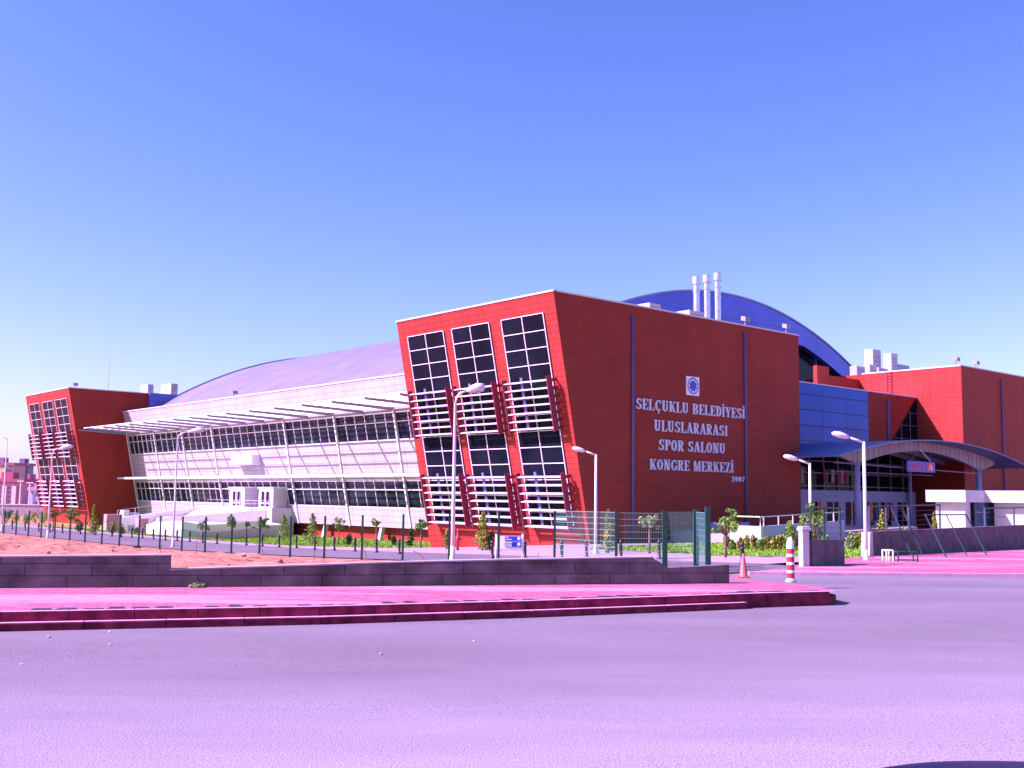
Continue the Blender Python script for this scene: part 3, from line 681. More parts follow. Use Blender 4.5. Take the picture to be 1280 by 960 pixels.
# red wall left of the facade end (blue ribbed return of the far block)
mb = MB(S); mb.box(7.9, LB + .04, 101.6, 101.96, 9.0, 18.32); mb.build('blue_ribbed_wall', M['blue_clad'], HALL)
# down pipes
for b_, a_, z0, z1 in ((4.42, -.09, -.4, 17.4), (18.45, -.09, -.4, 17.6), (66.2, -.09, -.4, 17.5)):
    mb = MB(); mb.tube([S(b_, a_, z0), S(b_, a_, z1)], .10, 8); mb.build('downpipe', M['pipe'], HALL, smooth=True)
d_ = ray(1110.5, 520); o0 = Vector((0, 0, EYE)); q = o0 + d_ * (((S(0, EA - .1, 0) - o0).dot(A)) / d_.dot(A)); b_, a_ = fr(q)
mb = MB(); mb.tube([S(b_, EA - .1, 8.8), S(b_, EA - .1, 14.3)], .14, 8); mb.build('downpipe', M['pipe'], HALL, smooth=True)
# roof ladder on the right block
mb = MB(S)
for a in (8.9, 8.3): mb.box(T0 - .2, T0 - .15, a - .03, a + .03, 14.4, 18.3)
for k in range(12): mb.box(T0 - .19, T0 - .16, 8.3, 8.9, 14.6 + k * .32, 14.65 + k * .32)
mb.build('ladder', M['darkred'], HALL)
# chimneys on the near block's roof
for (b_, zt) in ((24.35, 24.85), (25.95, 25.25), (27.6, 25.7)):
    mb = MB(); c = S(b_, 10, H); h_ = zt - H
    mb.lathe(c, [(.30, 0), (.30, h_ - 1.5), (.36, h_ - 1.48), (.36, h_ - 1.38), (.30, h_ - 1.36), (.30, h_ - .8), (.42, h_ - .78), (.42, h_ - .05), (.30, h_)], 14)
    for zz in (2.0, 3.6, 5.0): mb.lathe(c + Vector((0, 0, zz)), [(.31, 0), (.34, .02), (.34, .10), (.31, .12)], 14)
    mb.build('chimney', M['steel'], HALL, smooth=False)
# ---- lettering on the shaded wall
def gl(ch):
    """slab-serif strokes in a 1 x 1 box: list of quads/polylines, and the advance width"""
    t, h = .17, .065
    L = []; W_ = .62
    def v(x, y0=0, y1=1, th=t): L.append([(x - th / 2, y0), (x + th / 2, y0), (x + th / 2, y1), (x - th / 2, y1)])
    def hb(x0, x1, y, th=h): L.append([(x0, y - th / 2), (x1, y - th / 2), (x1, y + th / 2), (x0, y + th / 2)])
    def ser(x, y, w_=.16): hb(x - w_, x + w_, y if 0 < y < 1 else (h / 2 if y <= 0 else 1 - h / 2))
    def dia(x0, y0, x1, y1, th): L.append([(x0 - th / 2, y0), (x0 + th / 2, y0), (x1 + th / 2, y1), (x1 - th / 2, y1)])
    def arc(cx, cy, rx, ry, a0, a1, tv=t, th=h, n=12):
        for i in range(n):
            p = R(a0 + (a1 - a0) * i / n); q = R(a0 + (a1 - a0) * (i + 1) / n)
            def P(an, o): return (cx + (rx - o * tv * 1.0) * math.cos(an), cy + (ry - o * th * 1.3) * math.sin(an))
            L.append([P(p, 0), P(q, 0), P(q, 1), P(p, 1)])
    if ch in 'Iİ': W_ = .34; v(.17); ser(.17, 0); ser(.17, 1)
    if ch == 'İ': L.append([(.09, 1.12), (.25, 1.12), (.25, 1.27), (.09, 1.27)])
    if ch == 'L': v(.17); ser(.17, 0); ser(.17, 1); hb(.17, .6, .033); dia(.56, .03, .58, .28, .06); W_ = .62
    if ch == 'E': v(.17); ser(.17, 0); ser(.17, 1); hb(.17, .6, .033); hb(.17, .6, .967); hb(.17, .42, .5); v(.57, .03, .26, .06); v(.57, .74, .97, .06); v(.42, .38, .62, .05)
    if ch in 'BPR':
        v(.17); ser(.13, 0, .13); ser(.13, 1, .13); hb(.17, .36, .967); hb(.17, .36, .5); arc(.34, .735, .26, .265, -90, 90)
    if ch == 'B': hb(.17, .36, .033); arc(.34, .26, .30, .26, -90, 90); W_ = .68
    if ch == 'R': dia(.56, 0, .34, .5, .18); ser(.57, 0, .12); W_ = .7
    if ch == 'D': v(.17); ser(.13, 0, .13); ser(.13, 1, .13); hb(.17, .3, .967); hb(.17, .3, .033); arc(.28, .5, .37, .5, -90, 90); W_ = .68
    if ch == 'O': arc(.33, .5, .31, .5, 0, 360, n=24); W_ = .68
    if ch == '0': arc(.25, .5, .23, .5, 0, 360, n=20); W_ = .54
    if ch == 'U': v(.17, .3, 1); v(.55, .3, 1, .09); ser(.17, 1, .15); ser(.55, 1, .13); arc(.34, .3, .255, .3, 180, 360, tv=.15); W_ = .72
    if ch in 'SÇG':
        if ch == 'S': arc(.31, .74, .25, .26, 40, 270); arc(.31, .27, .27, .27, -140, 90); v(.53, .70, .97, .05); v(.07, .03, .30, .05); W_ = .62
        else:
            arc(.36, .5, .33, .5, 45, 315, n=18); v(.60, .68, .97, .06); W_ = .7
            if ch == 'G': v(.58, .04, .42, .16); ser(.58, .42, .13)
            else: arc(.36, -.12, .10, .13, -90, 110, tv=.07, th=.05, n=8)
    if ch == 'K': v(.17); ser(.15, 0, .14); ser(.15, 1, .14); dia(.27, .40, .58, .97, .08); dia(.58, 0, .36, .55, .18); ser(.59, 1, .12); ser(.60, 0, .12); W_ = .74
    if ch == 'Y': v(.35, 0, .45); ser(.35, 0); dia(.32, .42, .12, 1, .18); dia(.37, .42, .58, 1, .08); ser(.14, 1, .13); ser(.57, 1, .12); W_ = .7
    if ch == 'A': dia(.10, 0, .33, 1, .07); dia(.56, 0, .34, 1, .18); hb(.18, .5, .3); ser(.10, 0, .12); ser(.57, 0, .13); W_ = .7
    if ch == 'N': v(.14, 0, 1, .08); v(.58, 0, 1, .08); dia(.52, 0, .16, 1, .18); ser(.14, 0, .13); ser(.10, 1, .1); ser(.58, 1, .13); W_ = .74
    if ch == 'M': v(.12, 0, 1, .08); v(.70, 0, 1, .16); dia(.40, 0, .16, 1, .15); dia(.40, 0, .66, 1, .07); ser(.12, 0, .12); ser(.7, 0, .14); hb(.0, .2, .967); hb(.62, .84, .967); W_ = .88
    if ch == 'Z': hb(.06, .56, .967); hb(.04, .58, .033); dia(.12, 0, .48, 1, .17); v(.08, .72, .97, .06); v(.55, .03, .28, .06); W_ = .62
    if ch == '2': arc(.24, .72, .21, .28, -10, 180); dia(.10, .05, .38, .62, .12); hb(.04, .46, .05, .10); W_ = .52
    if ch == '7': hb(.05, .46, .94, .10); dia(.18, 0, .40, .92, .12); W_ = .52
    if ch == ' ': W_ = .34
    return L, W_
def text_mb(mb, s, b0, b1, z0, h_, P, th=.10):
    adv = 0; gs = []
    for ch in s: L, W_ = gl(ch); gs.append((L, adv)); adv += W_ + .07
    k = (b1 - b0) / (adv - .07)
    cnt = 0
    for L, x0 in gs:
        for q in L:
            cnt += 1; e = (cnt % 5) * .003
            pts = [(b0 + (x0 + p[0]) * k, z0 + p[1] * h_) for p in q]
            mb.add([P(x, z, th + e) for x, z in pts] + [P(x, z, 0) for x, z in pts], [(0, 1, 2, 3), (7, 6, 5, 4), (0, 4, 5, 1), (1, 5, 6, 2), (2, 6, 7, 3), (3, 7, 4, 0)])
PW = lambda x, z, o: (x, -.03 - o, z)
for s, b0, b1, z0, h_ in (('SELÇUKLU BELEDİYESİ', 4.74, 18.30, 10.22, .84), ('ULUSLARARASI', 6.83, 15.92, 8.64, .86), ('SPOR SALONU', 7.34, 15.6, 7.17, .84), ('KONGRE MERKEZİ', 6.32, 16.68, 5.63, .82), ('2007', 16.42, 18.2, 4.88, .44)):
    mb = MB(S); text_mb(mb, s, b0, b1, z0, h_, PW, .10); mb.build('lettering', M['letter'], HALL)
# round municipal emblem on its white plate
mb = MB(S); mb.box(10.73, 12.32, -.10, -.02, 11.72, 13.25); ep = mb.build('emblem', M['signwhite'], HALL)
mb = MB(S); cx, cz = 11.525, 12.5
def ring(r0, r1, y, n=32, sx=.86):
    vv = []; 
    for i in range(n): an = 2 * math.pi * i / n; vv += [(cx + r0 * math.cos(an) * 1, y, cz + r0 * math.sin(an)), (cx + r1 * math.cos(an), y, cz + r1 * math.sin(an))]
    mb.add(vv, [(2 * i, 2 * ((i + 1) % n), 2 * ((i + 1) % n) + 1, 2 * i + 1) for i in range(n)])
ring(.58, .68, -.118)
for k in range(8):                                                        # eight lobes round a centre
    an = math.pi / 8 + k * math.pi / 4; ax, az = math.cos(an), math.sin(an); pv = []
    for (r_, s_) in ((.10, -.09), (.34, -.15), (.53, 0), (.34, .15), (.10, .09)): pv.append((cx + ax * r_ - az * s_, -.121 - .001 * (k % 3), cz + az * r_ + ax * s_))
    mb.add(pv, [(0, 1, 2, 3, 4)])
ring(.0, .17, -.126)
mb.build('mark', M['emblem'], ep, fix=False)

# ------------------------------------------------------------------ podium, steps and vestibules in front of the white facade
POD = thing('entrance_podium', S(2, 56, -2), 'raised white and grey entrance terrace with ramp before the white facade', 'terrace', rz=AZ)
mb = MB(S); mb.prism([(4.4, 56.0), (7.3, 56.0), (7.3, 75.0), (4.4, 75.0)], -3.0, 1.78); mb.build('upper_terrace', M['render'], POD)
gpx = [(181, 673, 656), (190, 674.5, 653.5), (205, 676, 651.5), (228, 677, 651.5), (252, 676.8, 656), (278, 675.5, 655), (300, 674.3, 653), (327, 673, 650.5)]
gp = [gnd(x, y, -2.5) for x, y, _ in gpx]
poly = [fr(p) for p in gp]; tp_ = [at(x, yt, p.y).z - ZS for (x, _, yt), p in zip(gpx, gp)]
full = poly + [(4.395, poly[-1][1] + .6), (4.395, 74.9), (0.0, 76.0)]
tops = [t - .55 for t in tp_] + [tp_[-1] - .5, 1.2, .6]
mb = MB(S); mb.prism(full, -3.2, tops); mb.build('ramp_drum', M['render'], POD)
mb = MB(S)
for i in range(len(poly) - 1):
    (b0, a0), (b1, a1) = poly[i], poly[i + 1]; o_ = (.30, .22)
    mb.hexa([(b0, a0, tops[i] - .2), (b1, a1, tops[i + 1] - .2), (b1 + o_[0], a1 + o_[1], tops[i + 1] - .2), (b0 + o_[0], a0 + o_[1], tops[i] - .2),
             (b0 - .012, a0 - .012, tp_[i]), (b1 - .012, a1 - .012, tp_[i + 1]), (b1 + o_[0], a1 + o_[1], tp_[i + 1]), (b0 + o_[0], a0 + o_[1], tp_[i])])
mb.build('parapet', M['white'], POD)
mb = MB(S)
for k in range(7):
    mb.box(1.2 + k * .45, 4.39, 60.5, 73.0, .35 + k * .19, .54 + k * .19 - .003)
mb.build('steps', M['white'], POD)
mb = MB(S)                                                                # two sloping white ramp flanks between the drum and the terrace
for (b0, a0, z0, b1, a1, z1) in ((-6.5, 62.0, .55, 4.3, 57.2, 1.55), (-8.5, 70.0, .3, 4.3, 74.0, 1.7)):
    mb.hexa([(b0, a0, -.5), (b1, a1, -.5), (b1, a1 + .35, -.5), (b0, a0 + .35, -.5), (b0, a0, z0), (b1, a1, z1), (b1, a1 + .35, z1), (b0, a0 + .35, z0)])
mb.build('ramp_flank', M['white'], POD)
mb = MB()
for i in range(5): p = S(4.5, 56.2 + i * 4.2, 1.78); mb.tube([p, p + Vector((0, 0, .8))], .03, 6)
mb.tube([S(4.5, 56.2, 2.58), S(4.5, 73, 2.58)], .03, 6); mb.tube([S(4.5, 56.2, 2.2), S(4.5, 73, 2.2)], .022, 6)
for i in range(5): p = S(-8 + i * 2.4, 70.2 + i * .8, .35 + i * .28); mb.tube([p, p + Vector((0, 0, .9))], .03, 6)
mb.tube([S(-8, 70.2, 1.25), S(1.6, 73.4, 2.37)], .03, 6)
mb.build('railing', M['steel'], POD)
for (a0, a1), which in (((64.0, 67.95), 'left'), ((56.9, 60.4), 'right')):
    V = thing('entrance_lobby', S(5, a0, 1.78), 'white box-shaped entrance lobby with double door, ' + which + ' of the pair on the terrace', 'entrance lobby', 'white entrance lobbies before the facade', rz=AZ)
    mb = MB(S); mb.box(5.0, 6.9, a0, a1, 1.785, 4.05); mb.build('lobby_walls', M['render'], V)
    mb = MB(S); mb.box(4.85, 6.9, a0 - .2, a1 + .1, 4.053, 4.20); mb.build('roof', M['white'], V)
    mc = (a0 + a1) / 2
    for s_ in (-1, 1):
        c_ = mc + s_ * .58
        mb = MB(S); mb.box(4.93, 4.995, c_ - .40, c_ + .40, 1.95, 3.65); dd = mb.build('door', M['glass'], V)
        mb = MB(S); mb.box(4.90, 4.928, c_ - .40, c_ + .40, 2.25, 2.36); mb.box(4.90, 4.929, c_ - .44, c_ - .38, 1.95, 3.65); mb.box(4.90, 4.929, c_ + .38, c_ + .44, 1.95, 3.65); mb.build('frame', M['whitemetal'], dd)

# ------------------------------------------------------------------ entrance canopy on the right
CAN = thing('entrance_canopy', S(42.3, -3.0, -.7), 'arched metal entrance canopy on columns right of the dark red lettered wall', 'canopy', rz=AZ)
def arc_z(x, x0, x1, zf, zc):
    c = (x0 + x1) / 2; h_ = (x1 - x0) / 2; u = (x - c) / h_; return zc - (zc - zf) * u * u
AF = -3.2
# fascia beam: deep at the feet, thin at the crown, built of flat panels
mb = MB(S); N2 = 34; x0, x1 = 26.6, 57.0; vv = []; ff = []
def f_top(x): return arc_z(x, 24.0, 60.5, 7.2, 9.25)
def f_bot(x):
    u = abs(x - 42.2) / 11.55
    if u <= 1: return 8.25 - 1.55 * u ** 2.0
    return min(6.7 + (u - 1) * 2.4, f_top(x) - .05)
for i in range(N2 + 1):
    x = x0 + (x1 - x0) * i / N2; zt, zb = f_top(x) - .12, f_bot(x)
    vv += [(x, AF, zt), (x, AF, zb), (x, AF + .3, zt), (x, AF + .3, zb)]
for i in range(N2): k = 4 * i; ff += [(k, k + 4, k + 5, k + 1), (k + 2, k + 3, k + 7, k + 6), (k, k + 2, k + 6, k + 4), (k + 1, k + 5, k + 7, k + 3)]
mb.add(vv, ff); M['fascia'] = panel_mat('canopy_fascia', (.34, .29, .27), (.08, .07, .08), 'X', .9, 50, mortar=.05, rough=.5)
mb.build('arched_fascia', M['fascia'], CAN)
mb = MB(S); vv = []; ff = []
x0, x1 = 24.0, 60.5
for i in range(41):
    x = x0 + (x1 - x0) * i / 40; z = f_top(x)
    for a in (AF - 2.2, EA + .9): vv += [(x, a, z), (x, a, z - .1)]
for i in range(40):
    k = 4 * i; ff += [(k, k + 2, k + 6, k + 4), (k + 1, k + 5, k + 7, k + 3), (k, k + 4, k + 5, k + 1), (k + 2, k + 3, k + 7, k + 6)]
ff += [(0, 1, 3, 2), (160, 162, 163, 161)]
mb.add(vv, ff)
M['canroof'] = panel_mat('canopy_roof_metal', (.16, .19, .36), (.08, .10, .24), 'X', .6, 50, mortar=.03, rough=.4, metal=.3)
mb.build('arched_roof', M['canroof'], CAN)
for a in (-.5, 2.2, 4.6):
    mb = MB(S)
    for i in range(30):
        xa = x0 + 1 + (x1 - x0 - 2) * i / 30; xb = x0 + 1 + (x1 - x0 - 2) * (i + 1) / 30
        mb.hexa([(xa, a, f_top(xa) - .55), (xb, a, f_top(xb) - .55), (xb, a + .15, f_top(xb) - .55), (xa, a + .15, f_top(xa) - .55), (xa, a, f_top(xa) - .12), (xb, a, f_top(xb) - .12), (xb, a + .15, f_top(xb) - .12), (xa, a + .15, f_top(xa) - .12)])
    mb.build('rib', M['grey'], CAN)
for x in (30.65, 53.75):
    for a in (AF + .15, 4.6):
        mb = MB(); mb.tube([S(x, a, -1.2), S(x, a, f_bot(30.65 if a < 0 else 34) + (.3 if a < 0 else .6))], .28 if a < 0 else .2, 14); mb.build('column', M['purple'], CAN, smooth=True)
mb = MB(); mb.tube([S(27.0, AF + .1, 6.75), S(53.75, AF + .1, 6.4)], .06, 6); mb.tube([S(27.0, AF + .6, 6.0), S(45, AF + .6, 6.0)], .05, 6); mb.build('tie_rod', M['steel'], CAN)
# hanging sign
hx0, hx1 = None, None
def onA(px, py, a):
    d = ray(px, py); o0 = Vector((0, 0, EYE)); q = o0 + d * (((S(0, a, 0) - o0).dot(A)) / d.dot(A)); b_, _ = fr(q); return b_, q.z - ZS
sb0, sz1 = onA(1133, 576, AF - .2); sb1, sz0 = onA(1168, 591, AF - .2)
HS = thing('hanging_sign', S((sb0 + sb1) / 2, AF - .2, sz0), 'blue hanging sign with red letters below the arched entrance canopy', 'sign', rz=AZ)
mb = MB(S); mb.box(sb0, sb1, AF - .28, AF - .16, sz0, sz1); mb.build('board', M['board'], HS)
mb = MB(S); PH = lambda x, z, o: (x, AF - .281 - o, z)
def txt_s(s, b0, b1, z0, h_): text_mb(mb, s, b0, b1, z0, h_, PH, .02)
hh = sz1 - sz0
sw = sb1 - sb0; txt_s('GİRİ', sb0 + sw * .07, sb0 + sw * .46, sz0 + hh * .22, hh * .5); txt_s('S', sb0 + sw * .49, sb0 + sw * .60, sz0 + hh * .22, hh * .5)
mb.box(sb0 + sw * .53, sb0 + sw * .56, AF - .30, AF - .281, sz0 + hh * .07, sz0 + hh * .19)
mb.build('lettering', M['signred'], HS)
mb = MB(S); mb.box(sb1 - (sb1 - sb0) * .30, sb1 - (sb1 - sb0) * .05, AF - .30, AF - .281, sz0 + hh * .12, sz0 + hh * .88); mb.build('letter_plate', M['signred'], HS)
mb = MB(S); text_mb(mb, 'A', sb1 - (sb1 - sb0) * .26, sb1 - (sb1 - sb0) * .09, sz0 + hh * .22, hh * .55, lambda x, z, o: (x, AF - .301 - o, z), .02); mb.build('letter_plate_text', M['signwhite'], HS)
cm = (sb0 + sb1) / 2
mb = MB(); mb.tube([S(sb0 + .6, AF - .2, sz1), S(cm, AF - .2, sz1 + 1.15)], .03, 5); mb.tube([S(sb1 - .6, AF - .2, sz1), S(cm, AF - .2, sz1 + 1.15)], .03, 5); mb.build('cable', M['steel'], HS)

# ------------------------------------------------------------------ rooftop units and lights
def unit(px0, px1, py0, py1, a, dep, zr, label, capped=False):
    b0, z1_ = onA(px0, py0, a); b1, z0_ = onA(px1, py1, a)
    r_ = thing('rooftop_unit', S((b0 + b1) / 2, a + dep / 2, zr), label, 'rooftop unit', 'ventilation units on the flat roofs', rz=AZ)
    mb = MB(S); mb.box(b0, b1, a, a + dep, zr, z1_); mb.build('casing', M['steel'] if capped else M['duct'], r_, bevel=.05)
    mb = MB(S)
    for k in range(5): zz = zr + (z1_ - zr) * (.5 + .09 * k); mb.box(b0 + (b1 - b0) * .15, b1 - (b1 - b0) * .15, a - .04, a - .004, zz, zz + .05)
    mb.build('louvre', M['grey'], r_)
unit(812, 826, 378, 390, 8, 3.2, H, 'pale air unit alone on the near block roof, left of the chimneys')
unit(862, 880, 387, 398, 9, 3.4, H, 'pale air unit at the foot of the leftmost chimney')
def onB(px, py, b_):
    d = ray(px, py); o0 = Vector((0, 0, EYE)); q = o0 + d * (((S(b_, 0, 0) - o0).dot(B)) / d.dot(B)); _, a_ = fr(q); return a_, q.z - ZS
def unit_b(px0, pm, px1, pyt, b_, label, m_='duct'):
    ac, zt = onB(pm, pyt, b_); a1, _ = onB(px0, pyt, b_); b1, _ = onA(px1, pyt, ac)
    r_ = thing('rooftop_unit', S(b_ + .5, ac + .5, H), label, 'rooftop unit', 'ventilation units on the flat roofs', rz=AZ)
    mb = MB(S); mb.box(b_, b1, ac, a1, H, zt); mb.build('casing', M[m_], r_, bevel=.05)
    mb = MB(S)
    for k in range(4): zz = H + (zt - H) * (.25 + .16 * k); mb.box(b_ + (b1 - b_) * .15, b1 - (b1 - b_) * .15, ac - .04, ac - .004, zz, zz + .06)
    mb.build('louvre', M['grey'], r_)
unit_b(1080, 1091, 1101, 436, 60, 'tallest white air unit among the right roof units')
unit_b(1104, 1114, 1122, 441, 60, 'upright grey air unit, second tallest on the right block roof')
unit_b(1122, 1124, 1137, 455, 61.5, 'low bluish air unit at the right end of the roof units', 'purple')
unit_b(1062, 1071, 1082, 457, 58, 'flat bluish air unit at the left end of the right block roof', 'purple')
unit_b(1081, 1087, 1096, 455, 58, 'small pale box at the foot of the tallest roof unit')
unit_b(1096, 1098, 1117, 459, 58, 'long low air unit in front of the second tallest one')
unit(185, 192, 480, 489, 110, 3.0, H, 'small grey air unit on the far block roof')
unit(214, 222, 479, 492, 109, 4.0, H, 'blue and white tall air unit beside the vault on the far block roof')
def flood(p, label, sgn=1):
    r_ = thing('floodlight', p, label, 'floodlight', 'floodlights on the roof edges', rz=AZ)
    mb = MB(); mb.tube([p, p + Vector((0, 0, .45))], .06, 6); mb.build('bracket', M['grey'], r_)
    q = p + Vector((0, 0, .6)); mb = MB(lambda x, y, z: q + A * y + B * x + Vector((0, 0, z)))
    mb.hexa([(-.35, -.3, -.25), (.35, -.3, -.25), (.3, .2, -.1), (-.3, .2, -.1), (-.35, -.3, .15), (.35, -.3, .15), (.3, .2, .25), (-.3, .2, .25)]); mb.build('lamp_head', M['grey'], r_)
flood(S(24.8, .15, H + .1), 'floodlight on the near block roof edge above the lettered wall')
flood(S(19.0, .3, H + .1), 'small floodlight left of its neighbour on the lettered block roof')
flood(S(56.2, .2, H + .1), 'floodlight on the left corner of the right red block')
flood(S(60.6, .15, H + .1), 'second floodlight on the right red block, right of its corner')
flood(S(-2.6, 103.2, H + .1), 'floodlight on the roof corner of the far red block')
flood(S(4.2, 66.2, 15.2), 'floodlight on the white facade parapet below the vault')
r_ = thing('roof_antenna', S(4.7, 110, H), 'thin whip antenna standing on the far red block roof', 'antenna', rz=AZ)
mb = MB(); mb.tube([S(4.7, 110, H), S(4.7, 110, 27.2)], [.06, .03], 6); mb.build('mast', M['steel'], r_); mb = MB(); mb.lathe(S(4.7, 110, H), [(.2, 0), (.2, .15), (.07, .3)], 8); mb.build('foot', M['grey'], r_)

# ------------------------------------------------------------------ ramp beside the lettered wall
RA = thing('access_ramp', S(6, -10, -.6), 'white walled access ramp with steel railing by the dark red wall', 'ramp', rz=AZ)
ra, rb = -11.5, 4.75
mb = MB(S); mb.box(rb, rb + .25, ra, ra + 2.6, -1.2, 1.62); mb.build('end_wall', M['render'], RA)
mb = MB(S); mb.hexa([(rb + .26, ra, -1.2), (15, ra, -1.2), (15, ra + .25, -1.2), (rb + .26, ra + .25, -1.2), (rb + .26, ra, 1.62), (15, ra, 1.95), (15, ra + .25, 1.95), (rb + .26, ra + .25, 1.62)]); mb.build('side_wall', M['purple'], RA)  # shaded face of the white ramp, its shade put into the blue-grey
mb = MB(S); mb.hexa([(rb + .26, ra + .26, -1.2), (26, ra + .26, -1.2), (26, -.05, -1.2), (rb + 4.0, -.05, -1.2), (rb + .26, ra + .26, .9), (26, ra + .26, 1.4), (26, -.05, 1.4), (rb + 4.0, -.05, .9)]); mb.build('ramp_deck', M['plaza'], RA)
mb = MB(S); mb.box(10.9, 16.0, -2.2, -2.0, -1.2, 1.6); mb.build('low_wall', M['purple'], RA)  # blue-grey stands in for the shade on this wall
mb = MB()
for i in range(6):
    b_ = rb + .5 + i * 1.7; z = 1.62 + (b_ - rb) * .032; mb.tube([S(b_, ra + .12, z), S(b_, ra + .12, z + .62)], .04, 6)
mb.tube([S(rb + .3, ra + .12, 2.25), S(15, ra + .12, 2.6)], .035, 6); mb.tube([S(rb + .12, ra + .12, 1.6), S(rb + .12, ra + .12, 2.25), S(rb + .12, ra + 2.4, 2.25), S(rb + .12, ra + 2.4, 1.6)], .045, 6)
mb.build('railing', M['lamp'], RA)

# ------------------------------------------------------------------ guard house
GH = thing('guard_house', S(20, -20, .3), 'small white flat-roofed gate house behind the right wall', 'gate house', rz=AZ)
zt = 4.25; z_b = 3.42
mb = MB(S); mb.prism([(16.5, -20), (19.4, -20), (19.4, -30), (34, -30), (34, -17.1), (16.5, -17.1)][::1], z_b, zt); mb.build('roof', M['render'], GH)
mb = MB(S); mb.prism([(17.2, -19.6), (18.0, -19.6), (18.0, -17.45), (17.2, -17.45)], -.3, z_b - .003); mb.build('wall', M['render'], GH)
mb = MB(S); mb.prism([(20.3, -20.2), (20.3, -29.5), (33.4, -29.5), (33.4, -20.2)], -.3, z_b - .003); mb.build('wall', M['render'], GH)
mb = MB(S); mb.prism([(18.01, -18.0), (33.4, -18.0), (33.4, -17.5), (18.01, -17.5)], -.3, z_b - .003); mb.build('wall', M['darkred'], GH)
mb = MB(S); mb.box(18.05, 20.25, -19.9, -19.8, 1.55, z_b - .01); wd = mb.build('window', mat('teal_glass', (.01, .07, .13), .1, var=.5, vscale=1.5), GH)
mb = MB(S); mb.box(18.05, 20.25, -19.95, -19.903, 2.7, 2.76); mb.box(19.1, 19.16, -19.96, -19.903, 1.55, z_b); mb.build('frame', M['grey'], wd)
mb = MB(S); mb.box(18.02, 20.28, -19.98, -19.75, -.3, 1.54); mb.build('sill_wall', M['render'], GH)
mb = MB(S); mb.box(20.24, 20.296, -24.0, -22.7, .9, 2.9); mb.build('door', M['whitemetal'], GH)

# ------------------------------------------------------------------ gate pillar, its wall, mesh fences on walls
def pillar(px0, px1, py0, py1, label):
    p = G((px0 + px1) / 2, py1); d = p.y; s_ = d / (F * 1.0); w_ = (px1 - px0) * s_; h_ = (py1 - py0) * s_
    r_ = thing('gate_pillar', p, label, 'pillar', rz=R(18))
    f_ = lambda x, y, z: p + Matrix.Rotation(R(18), 3, 'Z') @ Vector((x, y, z))
    mb = MB(f_); mb.box(-w_ * .36, w_ * .30, 0, w_ * .6, -.3, h_ - .16); mb.build('shaft', M['render'], r_, bevel=.02)
    mb = MB(f_); mb.box(-w_ * .46, w_ * .40, -.05, w_ * .7, h_ - .157, h_ - .06); mb.box(-w_ * .41, w_ * .35, -.02, w_ * .65, h_ - .058, h_); mb.build('cap', M['render'], r_, bevel=.015)
    return p, h_
pp, ph = pillar(1001, 1016, 659, 712, 'white square gate pillar with projecting cap beside the red banded post')
def fence_on_wall(p, q, h_, name, label, mats, top, posts, thick=.28, mesh=True, z0=-.4, cut=None):
    """low wall from p to q (points on the ground) with a wire fence standing on it"""
    r_ = thing('boundary_wall', p, label, 'wall')
    p = Vector(p); q = Vector(q); d = (q - p); L = math.hypot(d.x, d.y); u = Vector((d.x / L, d.y / L, 0)); n = Vector((-u.y, u.x, 0))
    f_ = lambda x, y, z: Vector((p.x, p.y, 0)) + u * x + n * y + Vector((0, 0, z))
    mb = MB(f_); mb.hexa([(0, 0, p.z + z0), (L, 0, q.z + z0), (L, thick, q.z + z0), (0, thick, p.z + z0), (0, 0, p.z + h_[0]), (L, 0, q.z + h_[1]), (L, thick, q.z + h_[1]), (0, thick, p.z + h_[0])]); mb.build('wall_body', M['roughwall'], r_)
    return r_, f_, L
def mesh_fence(f_, L, z0a, z0b, z1a, z1b, posts, label, step=.2, vert=True, mat_p='green'):
    base = f_(0, .14, z0a); r_ = thing('mesh_fence', base, label, 'fence')
    for x in posts:
        k = x / L; za = z0a + (z0b - z0a) * k; zb = z1a + (z1b - z1a) * k
        mb = MB(f_); mb.box(x - .035, x + .035, .10, .17, za - .02, zb + .03); mb.build('post', M[mat_p], r_)
    mb = MB(f_)
    nz = int((z1a - z0a) / step)
    for i in range(nz + 1):
        k = i / nz; a = z0a + (z1a - z0a) * k; b = z0b + (z1b - z0b) * k
        mb.hexa([(0, .13, a - .006), (L, .13, b - .006), (L, .142, b - .006), (0, .142, a - .006), (0, .13, a + .006), (L, .13, b + .006), (L, .142, b + .006), (0, .142, a + .006)])
    if vert:
        x = .05
        while x < L: k = x / L; mb.box(x - .003, x + .003, .144, .15, z0a + (z0b - z0a) * k, z1a + (z1b - z1a) * k); x += .1
    mb.build('wire_mesh', M['wire'] if vert else M['bluegreen'], r_)
    mb = MB(f_); mb.hexa([(0, .11, z1a), (L, .11, z1b), (L, .16, z1b), (0, .16, z1a), (0, .11, z1a + .06), (L, .11, z1b + .06), (L, .16, z1b + .06), (0, .16, z1a + .06)]); mb.build('top_rail', M['bluegreen'], r_)
    return r_
p1 = pp + Vector((.28, .12, 0)); q1 = G(1056, 709)
r_, f_, L = fence_on_wall(p1, q1, (1.02, 1.0), '', 'short grey wall joined to the white gate pillar', None, 0, 0)
mesh_fence(f_, L, p1.z + 1.02, q1.z + 1.0, p1.z + 2.15, q1.z + 2.1, (.05, L * .45, L - .05), 'green mesh fence on the short wall beside the gate pillar', vert=False)
